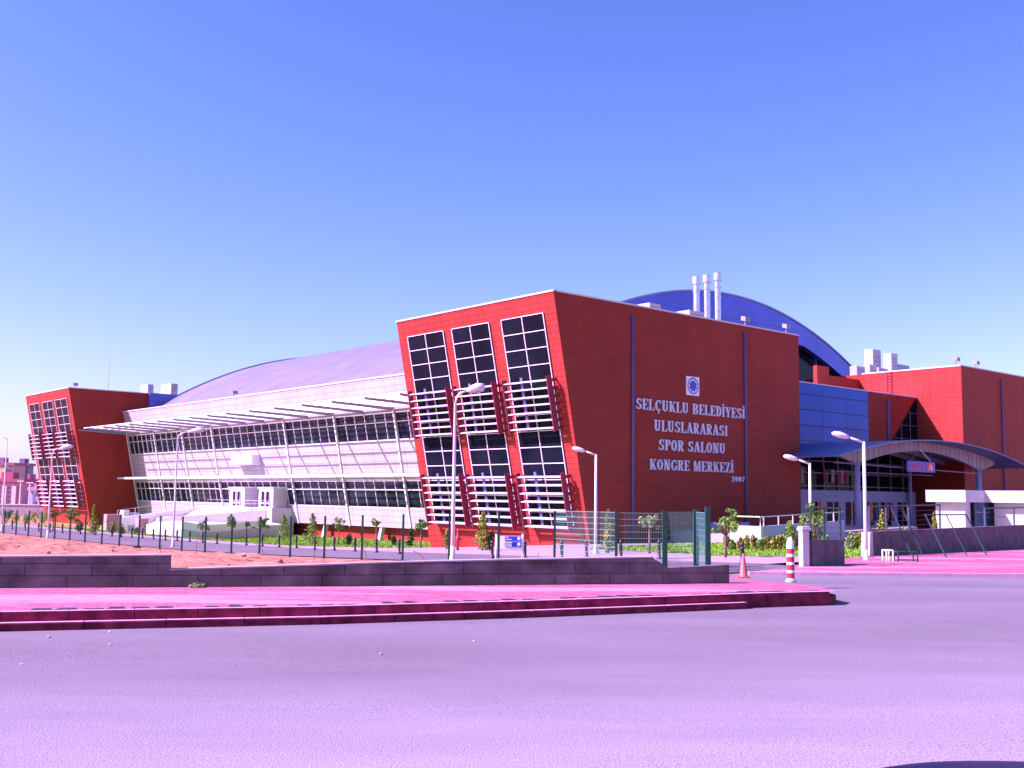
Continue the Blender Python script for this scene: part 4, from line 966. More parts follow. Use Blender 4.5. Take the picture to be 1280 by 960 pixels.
# long wall on the right
p2 = S(-14.3, -31.1, 0); p2.z = .0; q2 = S(40, -31.1, 0); q2.z = .0
r_, f_, L = fence_on_wall(p2, q2, (1.12, 1.75), '', 'long grey boundary wall on the right with a white end pier', None, 0, 0)
d0 = Vector((-.2, -.12, 0))
mb = MB(f_); mb.hexa([(-.36, -.06, -.3), (-.02, -.06, -.3), (-.02, .34, -.3), (-.36, .34, -.3), (-.24, -.06, 1.1), (-.03, -.06, 1.1), (-.03, .34, 1.1), (-.24, .34, 1.1)]); mb.build('end_pier', M['render'], r_)
mesh_fence(f_, 6.2, 1.12, 1.19, 2.15, 2.25, (.05, 1.4, 3.3, 6.1), 'green mesh fence on the long right wall left of the gate house', mat_p='bluegreen', vert=False)
mesh_fence(lambda x, y, z: f_(x + 10.5, y, z), 9.0, 1.24, 1.35, 2.1, 2.2, (.05, 3.2, 6.4), 'mesh fence on the right wall in front of the gate house', mat_p='bluegreen', vert=False, step=.3)
# gate leaves leaning against the wall
def leaf_gate(px, pyb, wid, hgt, label, rails):
    p = G(px, pyb); p.z += .11
    r_ = thing('leaning_gate', p, label, 'gate', 'metal gate frames leaning on the wall')
    u = B; n = A
    def g(x, y, z): return p + u * x + n * y + Vector((0, 0, z))
    mb = MB(); top = .75
    for x in (0, wid): mb.tube([g(x, 0, 0), g(x - .25, top, hgt)], .035, 6)
    mb.tube([g(-.25, top, hgt), g(wid - .25, top, hgt)], .035, 6); mb.build('frame', M['bluegreen'], r_)
    mb = MB()
    for k in rails: mb.tube([g(wid * k, 0, .02), g(wid * k - .25, top, hgt)], .025, 6)
    mb.build('bar', M['bluegreen'], r_)
leaf_gate(1183, 700, 3.6, 1.75, 'wide dark gate frame leaning on the wall in front of the gate house', (.5,))
leaf_gate(1106, 697, 1.3, 1.05, 'small dark frame leaning on the wall next to the white end pier', (.5,))
leaf_gate(1140, 698, .9, 2.0, 'narrow dark frame leaning between the other two frames', ())
def frame_stand(px0, px1, py0, py1, material, label, name):
    p = G(px0, py1); p.z += .11; s_ = p.y / F; w_ = (px1 - px0) * s_; h_ = (py1 - py0) * s_
    r_ = thing(name, p, label, 'stand')
    for k in (0, 1):
        mb = MB()
        for yy in (0, .45): mb.tube([p + Vector((k * w_, yy, 0)), p + Vector((k * w_, yy, h_))], .03, 6)
        mb.build('leg', material, r_)
    mb = MB(); a = p + Vector((0, 0, h_)); mb.tube([a, a + Vector((w_, 0, 0)), a + Vector((w_, .45, 0)), a + Vector((0, .45, 0)), a], .03, 6)
    if name == 'steel_trestle': mb.tube([p + Vector((0, 0, .08)), p + Vector((w_, 0, .08))], .025, 6)
    mb.build('top_frame', material, r_)
frame_stand(1108.5, 1116.5, 692, 705, M['white'], 'small white tubular stand beside the white end pier', 'small_stand')
frame_stand(1123, 1147, 694, 706, M['green'], 'low green steel trestle standing before the right wall', 'steel_trestle')

# ------------------------------------------------------------------ green fence posts along the site, mesh panels near the wall end
posts_px = [(4.5, 667.5), (19.7, 669), (35, 671), (51, 672.3), (68, 673.5), (87, 675.4), (106, 677), (127, 678.8), (149, 681), (173, 682.7), (199.5, 684.6), (227, 686.8), (256, 689), (289, 691),
            (324, 693), (362.5, 696), (405, 698.7), (452, 701.3), (503, 704), (561, 706.5), (623, 708.5), (693, 710), (770, 711)]
PH_ = 2.0
proto = None; fence_b = -28.2
pts3 = []
for i, (px, py) in enumerate(posts_px):
    d = ray(px, py); o0 = Vector((0, 0, EYE)); q = o0 + d * (((S(fence_b, 0, 0) - o0).dot(B)) / d.dot(B)); z = T(q.x, q.y); pts3.append(Vector((q.x, q.y, z)))
for i, p in enumerate(pts3):
    lab = 'dark green steel fence post, ' + ORD[i] + ' from the left in the row behind the wall'
    if proto is None:
        proto = thing('fence_post', p, lab, 'fence post', 'green fence posts behind the wall')
        mb = MB(); mb.box(p.x - .045, p.x + .045, p.y - .045, p.y + .045, p.z - .3, p.z + PH_); mb.build('shaft', M['green'], proto)
        mb = MB(); mb.box(p.x - .052, p.x + .052, p.y - .052, p.y + .052, p.z + PH_ + .001, p.z + PH_ + .04); mb.build('cap', M['bollard'], proto)
    else: copy_tree(proto, p, lab)
# mesh panels
def panel_between(pa, pb, z0, z1, par, dense_=False):
    d = pb - pa; L = math.hypot(d.x, d.y); u = Vector((d.x / L, d.y / L, 0)); n = Vector((-u.y, u.x, 0)); mb = MB(lambda x, y, z: Vector((pa.x, pa.y, 0)) + u * x + n * y + Vector((0, 0, z)))
    k = int((z1 - z0) / .2)
    for i in range(k + 1):
        z = z0 + (z1 - z0) * i / k; mb.box(0, L, -.006, .006, z - .009, z + .009)
    x = .05
    while x < L: mb.box(x - .003, x + .003, .007, .012, z0, z1); x += .06
    mb.build('wire_mesh', M['wire'], par)
e0 = at(831, 704, 38.0); e1 = at(870, 705, 38.9); e2 = at(885, 706, 36.4)
FP = thing('mesh_fence', e0 * 1, 'green wire mesh fence turning the corner behind the end of the wall', 'fence')
zt_ = at(831, 639, 38.0).z
for p, ty, by in ((e0, 639, 731), (e1, 636.5, 718), (e2, 633, 718)):
    zz = at(860, ty, p.y).z; w_ = .085
    zlo = T(p.x, p.y) - .2
    mb = MB(); mb.box(p.x - w_, p.x + w_, p.y - w_, p.y + w_, zlo, zz); mb.build('post', M['green'], FP)
pl_ = pts3[-1]; pl2 = pts3[-2]
zt1 = at(831, 640, e0.y).z
panel_between(pl_, e0, T(e0.x, e0.y) + .12, zt1 - .05, FP); panel_between(e0, e1, T(e0.x, e0.y) + .12, zt1, FP); panel_between(e2, e1, T(e2.x, e2.y) + .12, zt1, FP)
panel_between(pl2, pl_, pl_.z + .1, pl_.z + 1.95, FP)

# ------------------------------------------------------------------ bollards beside the site road
boll = [(14.8, 661.5), (31, 663), (48, 664.3), (62, 665.4), (77.7, 666.4), (100, 668), (118, 669), (139.4, 670.8), (151, 671.6), (164.4, 672.3), (177.7, 673), (191.5, 674.2), (206.3, 675.5), (221, 676.4), (236.9, 677.3), (253, 678.6), (270.8, 679.8),
        (307.5, 682), (327.5, 683), (348.4, 684.5), (370.3, 685.5), (393, 687.3), (417.5, 688.4), (443.4, 689.5), (470.4, 691), (498.9, 692.7), (615, 698.5), (656, 699), (702, 699.5), (733, 698)]
bp0 = None
def make_bollard(p, lab, grp):
    r_ = thing('bollard', p, lab, 'bollard', grp)
    mb = MB(); mb.lathe(p, [(.13, -.05), (.13, .08), (.08, .12), (.065, .55), (.09, .58), (.09, .63), (.06, .66)], 10); mb.build('shaft', M['bollard'], r_, smooth=True)
    mb = MB(); mb.lathe(p + Vector((0, 0, .66)), [(.05, 0), (.075, .04), (.085, .09), (.06, .15), (.015, .19)], 10); mb.build('finial', M['bollard'], r_, smooth=True)
    return r_
for i, (px, py) in enumerate(boll):
    p = G(px, py); lab = 'black ornamental bollard, ' + ORD[i] + ' from the left along the site road'
    sc_ = 1.0
    if bp0 is None: bp0 = make_bollard(p, lab, 'black bollards along the site road')
    else: copy_tree(bp0, p, lab)
for (px, py), lab in (((776, 699), 'black bollard standing in the grass below the pale tree'), ((824, 699.5), 'black bollard left of the mesh fence corner'), ((928, 706), 'black bollard directly behind the orange cone')):
    copy_tree(bp0, G(px, py), lab)

# ------------------------------------------------------------------ lamps
def small_lamp(px, py, pyt, label, direction=-1, arm=.95):
    p = G(px, py); h_ = (at(px, pyt, p.y).z - p.z)
    r_ = thing('street_lamp', p, label, 'street lamp', 'white single lamps by the entrance')
    mb = MB(); mb.tube([p + Vector((0, 0, -.2)), p + Vector((0, 0, h_))], [.085, .06], 10); mb.lathe(p, [(.14, 0), (.14, .04), (.09, .35), (.085, .5)], 10); mb.build('pole', M['lamp'], r_, smooth=True)
    t_ = p + Vector((0, 0, h_ - .03)); e_ = t_ + Vector((direction * arm * .55, -.05, .17))
    mb = MB(); mb.tube([t_, e_], [.05, .04], 8); mb.build('arm', M['lamp'], r_, smooth=True)
    q = e_ + Vector((direction * .05, 0, .02)); mb = MB()
    vv = [q + Vector((direction * x, 0, z)) for x, z in ((0, 0), (.12, .03), (.38, .10), (.6, .15), (.68, .16))]
    mb.tube(vv, [.05, .10, .13, .09, .02], 10); mb.build('lamp_head', M['lamp'], r_, smooth=True)
small_lamp(744.5, 692.5, 568, 'white street lamp in front of the red tower corner')
small_lamp(1014, 694, 579, 'shorter white street lamp behind the gate pillar')
small_lamp(1083, 703.5, 552, 'taller white street lamp beside the end of the right wall', arm=1.0)
def big_lamp(px, py, pyt, pxt, hx, label, base_w=.09):
    p = G(px, py); d = p.y; zt_ = at(px, pyt, d).z; h_ = zt_ - p.z; s_ = d / F
    r_ = thing('tall_street_lamp', p, label, 'street lamp', 'tall curved lamps along the fence')
    ex = (hx - px) * s_
    mb = MB(); mb.tube([p + Vector((0, 0, -.3)), p + Vector((0, 0, h_ * .5)), p + Vector((0, 0, h_ - .45)), p + Vector((ex * .05, 0, h_ - .22)), p + Vector((ex * .18, 0, h_ - .08)), p + Vector((ex * .45, 0, h_ + .02))], [.075, .06, .045, .04, .04, .035], 10)
    mb.lathe(p, [(.13, 0), (.13, .05), (.085, .3), (.078, .6)], 10); mb.build('pole', M['lamp'], r_, smooth=True)
    q = p + Vector((ex * .45, 0, h_ + .02)); mb = MB(); L_ = abs(ex) * .75; sg = 1 if ex > 0 else -1
    mb.tube([q, q + Vector((sg * L_ * .25, 0, .05)), q + Vector((sg * L_ * .6, 0, .12)), q + Vector((sg * L_ * .95, 0, .13)), q + Vector((sg * L_, 0, .12))], [.05, .13, .17, .14, .04], 10); mb.build('lamp_head', M['lamp'], r_, smooth=True)
    mb = MB(); mb.tube([q + Vector((sg * L_ * .3, 0, -.02)), q + Vector((sg * L_ * .6, 0, .03)), q + Vector((sg * L_ * .9, 0, .07))], [.05, .13, .06], 10); mb.build('lens', M['lens'], r_, smooth=True)
big_lamp(59.5, 672.5, 560, 60, 80, 'tall curved street lamp in front of the far red tower')
big_lamp(216, 684, 540, 218, 243, 'tall curved street lamp in front of the white facade')
big_lamp(565.5, 707, 489, 566.5, 596, 'tallest curved street lamp in front of the near red tower windows')
big_lamp(2.0, 664, 545, 1, -26, 'street lamp pole at the very left edge of the picture')

# ------------------------------------------------------------------ cone, banded post, direction sign, hydrant, rods, stones
p = G(929.5, 721.5); p.z = kz(p.x, p.y) if p.y < 31 else T(p.x, p.y)
p = gnd(929.5, 721.5, .17); p.z = .17
r_ = thing('traffic_cone', p, 'slim faded orange traffic cone at the back edge of the sidewalk', 'traffic cone')
mb = MB(); mb.lathe(p, [(.15, 0), (.125, .03), (.03, .66), (.02, .68)], 14); mb.build('cone_body', M['orange'], r_, smooth=True); mb = MB(); mb.box(p.x - .17, p.x + .17, p.y - .17, p.y + .17, p.z - .02, p.z + .02); mb.build('base', M['orange'], r_)
p = gnd(988.5, 725.3, .22); p.z = .2
r_ = thing('banded_post', p, 'thick red and white banded post at the sidewalk corner', 'post')
hh = at(988, 671, p.y).z - p.z; rr = .105
mb = MB(); z = 0.0
nb = 4; seg_h = (hh - .32) / (nb * 2)
for k in range(nb * 2):
    mb.cur = k % 2; hh_ = (.7, 1.3)[k % 2] * seg_h; mb.lathe(p + Vector((0, 0, z)), [(rr, 0), (rr, hh_)], 18); z += hh_
mb.cur = 0; mb.lathe(p + Vector((0, 0, nb * 2 * seg_h)), [(rr, 0), (rr * .92, .16), (rr * .55, .28), (.01, .32)], 18)
mb.build('post_body', [M['signwhite'], M['redp']], r_, smooth=False)
mb = MB(); mb.lathe(p, [(rr + .05, -.03), (rr + .05, .02), (rr + .004, .03)], 18); mb.build('collar', M['concrete'], r_)

D_ = 47.5
sp0 = at(620.5, 669, D_); sp1 = at(653.5, 669, D_)
gz = T(sp0.x, D_)
r_ = thing('direction_sign', Vector((sp0.x, D_, gz)), 'blue and white direction sign board on two pale posts', 'sign')
for q in (sp0, sp1):
    mb = MB(); mb.tube([Vector((q.x, D_, gz - .2)), Vector((q.x, D_, q.z + .05))], .045, 8); mb.build('post', M['whitemetal'], r_, smooth=True)
def srect(mb, px0, px1, py0, py1, o):
    a = at(px0, py0, D_ - o); c = at(px1, py1, D_ - o); mb.box(a.x, c.x, D_ - o - .02, D_ - o, c.z, a.z)
mb = MB(); srect(mb, 622, 652, 669.5, 686, .05); mb.build('board', M['signwhite'], r_)
mb = MB(); srect(mb, 631, 651.5, 670.2, 676, .075); srect(mb, 631, 651.5, 677, 683.5, .075); mb.build('blue_field', M['signblue'], r_)
mb = MB()
for x0, x1, y in ((631.5, 635.5, 671.6), (631.5, 639.5, 674.2), (631.5, 640.5, 678.2), (631.5, 639.5, 680.2), (631.5, 640, 682.3)): srect(mb, x0, x1, y - .55, y + .55, .10)
for y in (673, 680.2):
    c = at(648.5, y, D_ - .12); n = 16
    mb.add([(c.x + .075 * math.cos(2 * math.pi * i / n), D_ - .12, c.z + .075 * math.sin(2 * math.pi * i / n)) for i in range(n)], [tuple(range(n))])
mb.build('lettering', M['signwhite'], r_, fix=False)
p = G(572, 688); r_ = thing('fire_hydrant', p, 'slim dark red hydrant standing before the red tower', 'hydrant')
mb = MB(); mb.lathe(p, [(.09, 0), (.09, .5), (.13, .55), (.13, .75), (.07, .85), (.05, 1.1), (.02, 1.3)], 10); mb.build('barrel', M['redp'], r_, smooth=True); mb = MB(); mb.tube([p + Vector((-.22, 0, .65)), p + Vector((.22, 0, .65))], .05, 8); mb.build('outlet', M['darkred'], r_)
p = at(693.5, 697, 47.0); p.z = T(p.x, 47)
for i, (px, py, hgt, lean) in enumerate([(245, 694, .75, .02), (329, 692, .55, -.45), (392.5, 700, .95, 0), (458, 697, .6, -.3), (531, 703, .5, -.5), (86, 683, .6, 0), (200, 694, .6, .1), (672, 701, .35, .05)]):
    p = G(px, py); lab = ['upright', 'bent', 'longest upright', 'bent', 'curved', 'short upright', 'thin', 'stubby'][i] + ' rusty reinforcing rod in the earth, ' + ORD[[2, 3, 4, 5, 6, 0, 1, 7][i]] + ' from the left'
    mb = MB(); pt = [p + Vector((lean * (k / 5) ** 2, 0, hgt * k / 5 * (1 - .1 * abs(lean) * k / 5))) for k in range(6)]; pt[0] = p + Vector((0, 0, -.1)); mb.tube(pt, .014, 5)
    o = mb.build('steel_rod', M['rebar']); tag(o, lab, 'steel rod', 'rusty rods sticking out of the earth')
def stone(p, r0, material, label, grp=None):
    mb = MB(); bm = bmesh.new(); bmesh.ops.create_icosphere(bm, subdivisions=2, radius=r0)
    vv = [tuple(p + Vector((v.co.x * 1.2, v.co.y, v.co.z * .7)) * 1.0 + v.co * noise.noise(v.co * 9 / r0 * .2 + p) * .5) for v in bm.verts]; bm.verts.index_update()
    mb.add(vv, [tuple(v.index for v in f.verts) for f in bm.faces]); bm.free(); o = mb.build('stone', material); tag(o, label, 'stone', grp); return o
sr = [(476.5, 777.5, .085, 'orange', 'orange broken brick lump on the asphalt by the kerb'), (536.8, 774.5, .035, 'coping', 'small white stone right of the orange brick lump'), (137, 790.5, .04, 'coping', 'small white pebble by the kerb near the left edge'),
      (27, 831, .035, 'coping', 'white pebble alone on the road at the left'), (137, 806, .035, 'coping', 'white pebble on the road below the left kerb'), (592.5, 802, .035, 'coping', 'white pebble on the road right of the centre'), (476, 818, .045, 'concrete', 'grey pebble on the road below the brick lump'), (61, 797, .05, 'concrete', 'dark grey pebble near the left kerb')]
for px, py, r0, mm, lab in sr:
    p = gnd(px, py, 0); r0 = r0 * .5; p.z = r0 * .5; stone(p, r0, M[mm], lab, 'stones lying on the road')
for i, (px, py) in enumerate([(22, 684), (80, 688), (171, 685.5), (305, 700), (60, 690), (350, 703), (285, 706), (140, 689)]):
    p = G(px, py); p.z += .05; stone(p, .10 if i != 2 else .26, M['earth'] if i != 2 else M['rebar'], (['clod of earth', 'dark lump of earth'][i == 2]) + ' on the dug ground, ' + ORD[[0, 2, 4, 6, 1, 7, 5, 3][i]] + ' from the left', 'clods on the dug ground')

# ------------------------------------------------------------------ plants
def leaves(mb, c, rx, rz_, n, size, shape='ball', up_=.0):
    for _ in range(n):
        while True:
            x, y, z = (random.uniform(-1, 1) for _ in range(3))
            if x * x + y * y + z * z < 1: break
        r_ = math.sqrt(x * x + y * y + z * z) or 1
        k = (.55 + .45 * r_) / r_ if random.random() < .7 else 1
        x *= k; y *= k; z *= k
        p = Vector((c[0] + x * rx, c[1] + y * rx, c[2] + z * rz_))
        u = Vector((random.gauss(0, 1), random.gauss(0, 1), random.gauss(0, 1))).normalized(); v = u.orthogonal().normalized(); s_ = size * random.uniform(.6, 1.3)
        w_ = u.cross(v) * s_ * .55; v = v * s_
        mb.add([tuple(p - v), tuple(p + w_), tuple(p + v), tuple(p - w_)], [(0, 1, 2, 3)])
def round_tree(px, py, pyt, pyc, wpx, leaf, label, lean=0.0, dens=1.0, group='young round-headed trees'):
    """py ground, pyt crown top, pyc crown bottom, wpx crown width"""
    p = G(px, py); s_ = p.y / F; h_ = (py - pyt) * s_; hc = (py - pyc) * s_; w_ = wpx * s_ / 2
    r_ = thing('young_tree', p, label, 'tree', group)
    mb = MB(); b1 = p + Vector((lean * .4, 0, hc * .6)); tp = p + Vector((lean, 0, hc))
    mb.tube([p + Vector((0, 0, -.2)), b1, tp, tp + Vector((0, 0, (h_ - hc) * .5))], [.07, .055, .045, .02], 7)
    for k in range(6):
        an = k * 1.05 + random.random(); mb.tube([tp - Vector((0, 0, .1)), tp + Vector((math.cos(an) * w_ * .5, math.sin(an) * w_ * .5, (h_ - hc) * .35)), tp + Vector((math.cos(an) * w_ * .85, math.sin(an) * w_ * .85, (h_ - hc) * .5))], [.03, .02, .008], 5)
    mb.build('trunk', M['trunk'], r_, smooth=True)
    mb = MB(); ch = (h_ - hc)
    skew = random.uniform(-.3, .3)
    for k in range(13):
        an = random.uniform(0, 6.28); rr = random.uniform(.1, .95); zz = random.uniform(.0, .95) * (1.1 - .35 * rr)
        c = tp + Vector((math.cos(an) * w_ * rr + skew * w_ * zz, math.sin(an) * w_ * rr, ch * (zz - .12 * (rr > .7))))
        leaves(mb, c, w_ * random.uniform(.14, .34), ch * random.uniform(.08, .22), int(random.uniform(40, 95) * dens), .075)
    leaves(mb, tp + Vector((skew * w_ * .4, 0, ch * .4)), w_ * .62, ch * .34, int(90 * dens), .07)
    mb.build('crown', M[leaf], r_, fix=False)
def cypress(px, py, pyt, wpx, leaf, label, group='small conifers', fat=.35):
    p = G(px, py); s_ = p.y / F; h_ = (py - pyt) * s_; w_ = wpx * s_ / 2
    r_ = thing('conifer', p, label, 'conifer', group)
    mb = MB(); mb.tube([p + Vector((0, 0, -.2)), p + Vector((0, 0, h_ * .85))], [.06, .015], 6); mb.build('trunk', M['trunk'], r_, smooth=True)
    mb = MB(); n = 22
    for k in range(n):
        f_ = (k + .5) / n; rr = w_ * (min(1, f_ / .22 + .45) * (1 - f_) ** .75 * 1.15 + .06); z = h_ * (.03 + .95 * f_)
        an = random.uniform(0, 6.28); c = p + Vector((math.cos(an) * rr * .4, math.sin(an) * rr * .4, z)); leaves(mb, c, rr * random.uniform(.5, 1.15), h_ / n * random.uniform(.9, 2.0), 70, .07)
    mb.build('crown', M[leaf], r_, fix=False)
def bush(px, py, pyt, wpx, leaf, label, group='low shrubs', n=420):
    p = G(px, py); s_ = p.y / F; h_ = (py - pyt) * s_; w_ = wpx * s_ / 2
    r_ = thing('shrub', p, label, 'shrub', group)
    mb = MB()
    for k in range(5): an = k * 1.25; mb.tube([p, p + Vector((math.cos(an) * w_ * .5, math.sin(an) * w_ * .5, h_ * .7))], [.03, .01], 5)
    mb.build('stem', M['trunk'], r_)
    mb = MB()
    for k in range(7):
        an = random.uniform(0, 6.28); rr = random.uniform(0, .6); leaves(mb, p + Vector((math.cos(an) * w_ * rr, math.sin(an) * w_ * rr, h_ * random.uniform(.3, .75))), w_ * .42, h_ * .3, n // 7, .085)
    mb.build('foliage', M[leaf], r_, fix=False)
round_tree(907, 697, 639, 668, 38, 'leaf', 'bushy young tree with bright green crown right of the mesh fence corner')
round_tree(812, 692, 640, 660, 30, 'leaf_p', 'thin pale-leaved young tree seen through the mesh fence', dens=.5)
round_tree(1019, 700, 633, 672, 40, 'leaf', 'dense young tree behind the short wall by the gate pillar', dens=1.3)
cypress(760, 692, 638, 13, 'leaf_y', 'slim golden conifer right of the white lamp at the tower corner')
cypress(603, 688, 640, 20, 'leaf_y', 'golden conifer before the middle tower window')
bush(612, 688, 664, 12, 'leaf_d', 'dark green shrub touching the golden conifer')
bush(558, 688, 662, 8, 'leaf_y', 'small yellow shrub hidden behind the tallest lamp pole')
cypress(390, 681, 642, 18, 'leaf', 'cone-shaped green conifer right of the terrace')
cypress(354, 677, 644, 17, 'leaf', 'columnar green conifer at the right end of the terrace')
round_tree(423, 682, 648, 660, 20, 'leaf', 'young tree with flat crown left of the dark round shrub')
bush(435, 682, 665, 13, 'leaf_d', 'round dark shrub between two white struts')
round_tree(470, 684, 647, 656, 16, 'leaf', 'thin young tree before the red plinth', dens=.5)
bush(492, 683, 670, 8, 'leaf_d', 'small dark cone-shaped shrub before the red plinth')
cypress(513, 684, 659, 10, 'leaf_d', 'dark slender conifer at the left foot of the near tower')
round_tree(526, 685, 650, 662, 18, 'leaf', 'young tree at the left edge of the near tower', dens=.8)
round_tree(252, 677, 647, 661, 18, 'leaf_p', 'small tree at the left of the curved ramp wall', dens=.6)
round_tree(289.5, 678, 645, 658, 18, 'leaf', 'small tree before the shaded ramp wall, first of three')
round_tree(307.5, 679, 652, 658, 8, 'leaf_d', 'tiny tree between the two small trees at the ramp', dens=.25)
round_tree(325, 679, 646, 659, 20, 'leaf', 'small tree at the right end of the ramp wall')
cypress(116, 668, 632, 13, 'leaf_y', 'yellow-green conifer at the corner of the far tower')
round_tree(87, 665, 634, 650, 22, 'leaf', 'bushy tree before the far tower base')
round_tree(66, 664, 637, 646, 18, 'leaf_y', 'small yellowish tree at the left corner of the far tower')
bush(99, 667, 652, 12, 'leaf_d', 'dark shrub below the far tower corner')
for i, px in enumerate((8, 20, 33, 44, 55)):
    bush(px, 655, 637 + (i % 3) * 3, 17, ['leaf_d', 'leaf_y', 'leaf', 'leaf_r', 'leaf'][i], 'loose bush ' + ['of dark leaves', 'of golden leaves', 'of fresh green leaves', 'of reddish leaves', 'of mid green leaves'][i] + ' at the far left below the flats', n=520)
bush(141, 668, 652, 9, 'leaf_y', 'small yellow bush before the brick stacks')
bush(152, 668, 655, 12, 'leaf', 'green bush beside the yellow bush at the brick stacks')
bush(170, 668, 657, 14, 'leaf', 'green bush right of the brick stacks')
# flower bed hedge before the ramp: each shrub its own
for i in range(11):
    px = 908 + i * 8.6; py = 688 + (i % 2) * 1.0
    bush(px, py, 668 + (i * 7 % 4) * 1.5 - (4 if i > 8 else 0), 13, ['leaf_r', 'leaf', 'leaf_r', 'leaf_y'][i % 4], 'low ' + ['reddish', 'green', 'reddish', 'golden'][i % 4] + ' shrub, ' + ORD[i] + ' from the left in the bed before the ramp', 'shrubs in the bed before the ramp', n=480)
bush(988, 690, 652, 18, 'leaf', 'tall green shrub behind the red banded post', n=600)
for i, (px, w_) in enumerate(((1062, 14), (1072, 15), (1083, 14))):
    bush(px, 689, 664 + i, w_, ['leaf_p', 'leaf_y', 'leaf_p'][i], ['pale', 'yellowish', 'silvery'][i] + ' shrub between the short wall and the tall lamp, ' + ORD[i] + ' from the left', 'shrubs by the entrance drive', n=480)
cypress(1104, 690, 640, 15, 'leaf_y', 'golden conifer behind the fence on the right wall')
for i, (px, t_) in enumerate(((1118, 662), (1131, 660), (1145, 664), (1158, 666))):
    bush(px, 690, t_, 16, ['leaf', 'leaf_p', 'leaf', 'leaf_y'][i], ['green', 'pale', 'dull green', 'yellow'][i] + ' shrub behind the right wall, ' + ORD[i] + ' from the left', 'shrubs behind the right wall', n=420)
cypress(1169, 690, 642, 10, 'leaf_y', 'golden conifer just left of the gate house wall')
p = G(246, 735); p = gnd(246, 734.5, .3); r_ = thing('weed', p, 'small pale weed tuft at the foot of the block wall', 'weed')
mb = MB(); leaves(mb, p + Vector((0, 0, .05)), .17, .06, 120, .035); mb.build('leaves', M['leaf_p'], r_, fix=False)
mb = MB(); mb.tube([p, p + Vector((0, 0, .08))], .008, 5); mb.build('stem', M['trunk'], r_)

# ------------------------------------------------------------------ brick stacks and cabinets near the far tower
def bstack(px0, px1, py0, py1, label, material):
    p = G((px0 + px1) / 2, py1); s_ = p.y / F; w_ = (px1 - px0) * s_; h_ = (py1 - py0) * s_
    r_ = thing('brick_stack', p, label, 'brick stack', 'stacks of bricks before the far tower', rz=AZ)
    q = lambda x, y, z: p + B * x + A * y + Vector((0, 0, z))
    mb = MB(q); n = max(2, int(h_ / .28))
    for k in range(n):
        e = random.uniform(-.06, .06); mb.box(-w_ / 2 + e, w_ / 2 + e, -.6 + e, .6 + e, h_ * k / n + .003, h_ * (k + 1) / n - .01)
    mb.build('bricks', material, r_)
    mb = MB(q); mb.box(-w_ / 2, w_ / 2, -.6, .6, -.15, 0); mb.build('pallet', M['trunk'], r_)
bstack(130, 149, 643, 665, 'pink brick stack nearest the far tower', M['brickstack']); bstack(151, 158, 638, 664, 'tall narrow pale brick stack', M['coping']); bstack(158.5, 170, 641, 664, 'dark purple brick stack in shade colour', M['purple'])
bstack(171, 182, 648, 668, 'pale brick stack beside the ramp wall', M['brickstack'])

# ------------------------------------------------------------------ distant flats, long wall, hills
def flats(px0, px1, py0, py1, D, name, label, colors, nx, nz, roof=None):
    a = at(px0, py0, D); b = at(px1, py1, D); z0 = -3.2; W_ = b.x - a.x; Hh = a.z - z0
    r_ = thing(name, Vector((a.x, D, z0)), label, 'apartment block', 'flats on the horizon')
    mb = MB(); mb.box(a.x, b.x, D, D + W_ * .7, z0, a.z); mb.build('wall', mat('flats_wall', colors[0], .8, var=.08, vscale=.1), r_)
    for i in range(nx):
        for k in range(nz):
            x = a.x + W_ * (i + .5) / nx; z = z0 + Hh * (k + .45) / nz
            mb = MB(); mb.box(x - W_ / nx * .25, x + W_ / nx * .25, D - .15, D - .02, z, z + Hh / nz * .45); mb.build('window', M['grey'], r_)
    for i in range(0, nx, 2):
        x = a.x + W_ * (i + .5) / nx; mb = MB(); mb.box(x - W_ / nx * .42, x + W_ / nx * .42, D - .9, D - .2, z0 + 1, a.z - 1.2); mb.build('balcony_column', mat('flats_accent', colors[1], .8), r_)
    mb = MB(); mb.box(a.x - .6, b.x + .6, D - .8, D + W_ * .7 + .6, a.z + .01, a.z + 1.0)
    mb.box(a.x + W_ * .4, a.x + W_ * .7, D + 1, D + 5, a.z + 1.01, a.z + 3.0); mb.build('roof', mat('flats_roof', colors[2], .8), r_)
flats(-30, 13.5, 581, 640, 420, 'apartment_block', 'cream and pink apartment block on the skyline, leftmost tall one', ((.55, .40, .42), (.60, .50, .28), (.3, .15, .2)), 6, 10)
flats(14, 32, 582, 640, 440, 'apartment_block', 'grey-green tall apartment block right of the cream one', ((.22, .25, .30), (.12, .25, .22), (.25, .15, .25)), 4, 10)
flats(-20, 26, 602, 645, 330, 'apartment_block', 'red and white low apartment block in front of the tall ones', ((.62, .30, .38), (.70, .62, .66), (.45, .10, .15)), 8, 6)
flats(26.5, 37, 604, 645, 345, 'apartment_block', 'dark purple low block between red flats and white house', ((.16, .13, .26), (.2, .16, .32), (.4, .12, .2)), 3, 6)
flats(38, 53, 613, 645, 300, 'apartment_block', 'small white house at the left of the far tower', ((.72, .70, .74), (.5, .48, .7), (.5, .3, .4)), 3, 2)
r_ = thing('distant_wall', (-110, 210, -2.4), 'long grey wall far behind the bushes at the left', 'wall')
mb = MB(); mb.box(-150, -62, 210, 210.4, -3.0, -.4); mb.build('wall_body', M['concrete'], r_); mb = MB(); mb.box(-150, -62, 209.9, 210.5, -.397, -.2); mb.build('coping', M['coping'], r_)
mb = MB(); vv = []; ff = []; n = 120
for i in range(n):
    x = -2600 + i * 34.0; z = 26 + 24 * noise.noise(Vector((i * .11, 2, 0))) + 9 * noise.noise(Vector((i * .45, 5, 0)))
    vv += [(x, 2500, -5), (x, 2650, z), (x, 3000, z * .7)]
for i in range(n - 1): k = 3 * i; ff += [(k, k + 3, k + 4, k + 1), (k + 1, k + 4, k + 5, k + 2)]
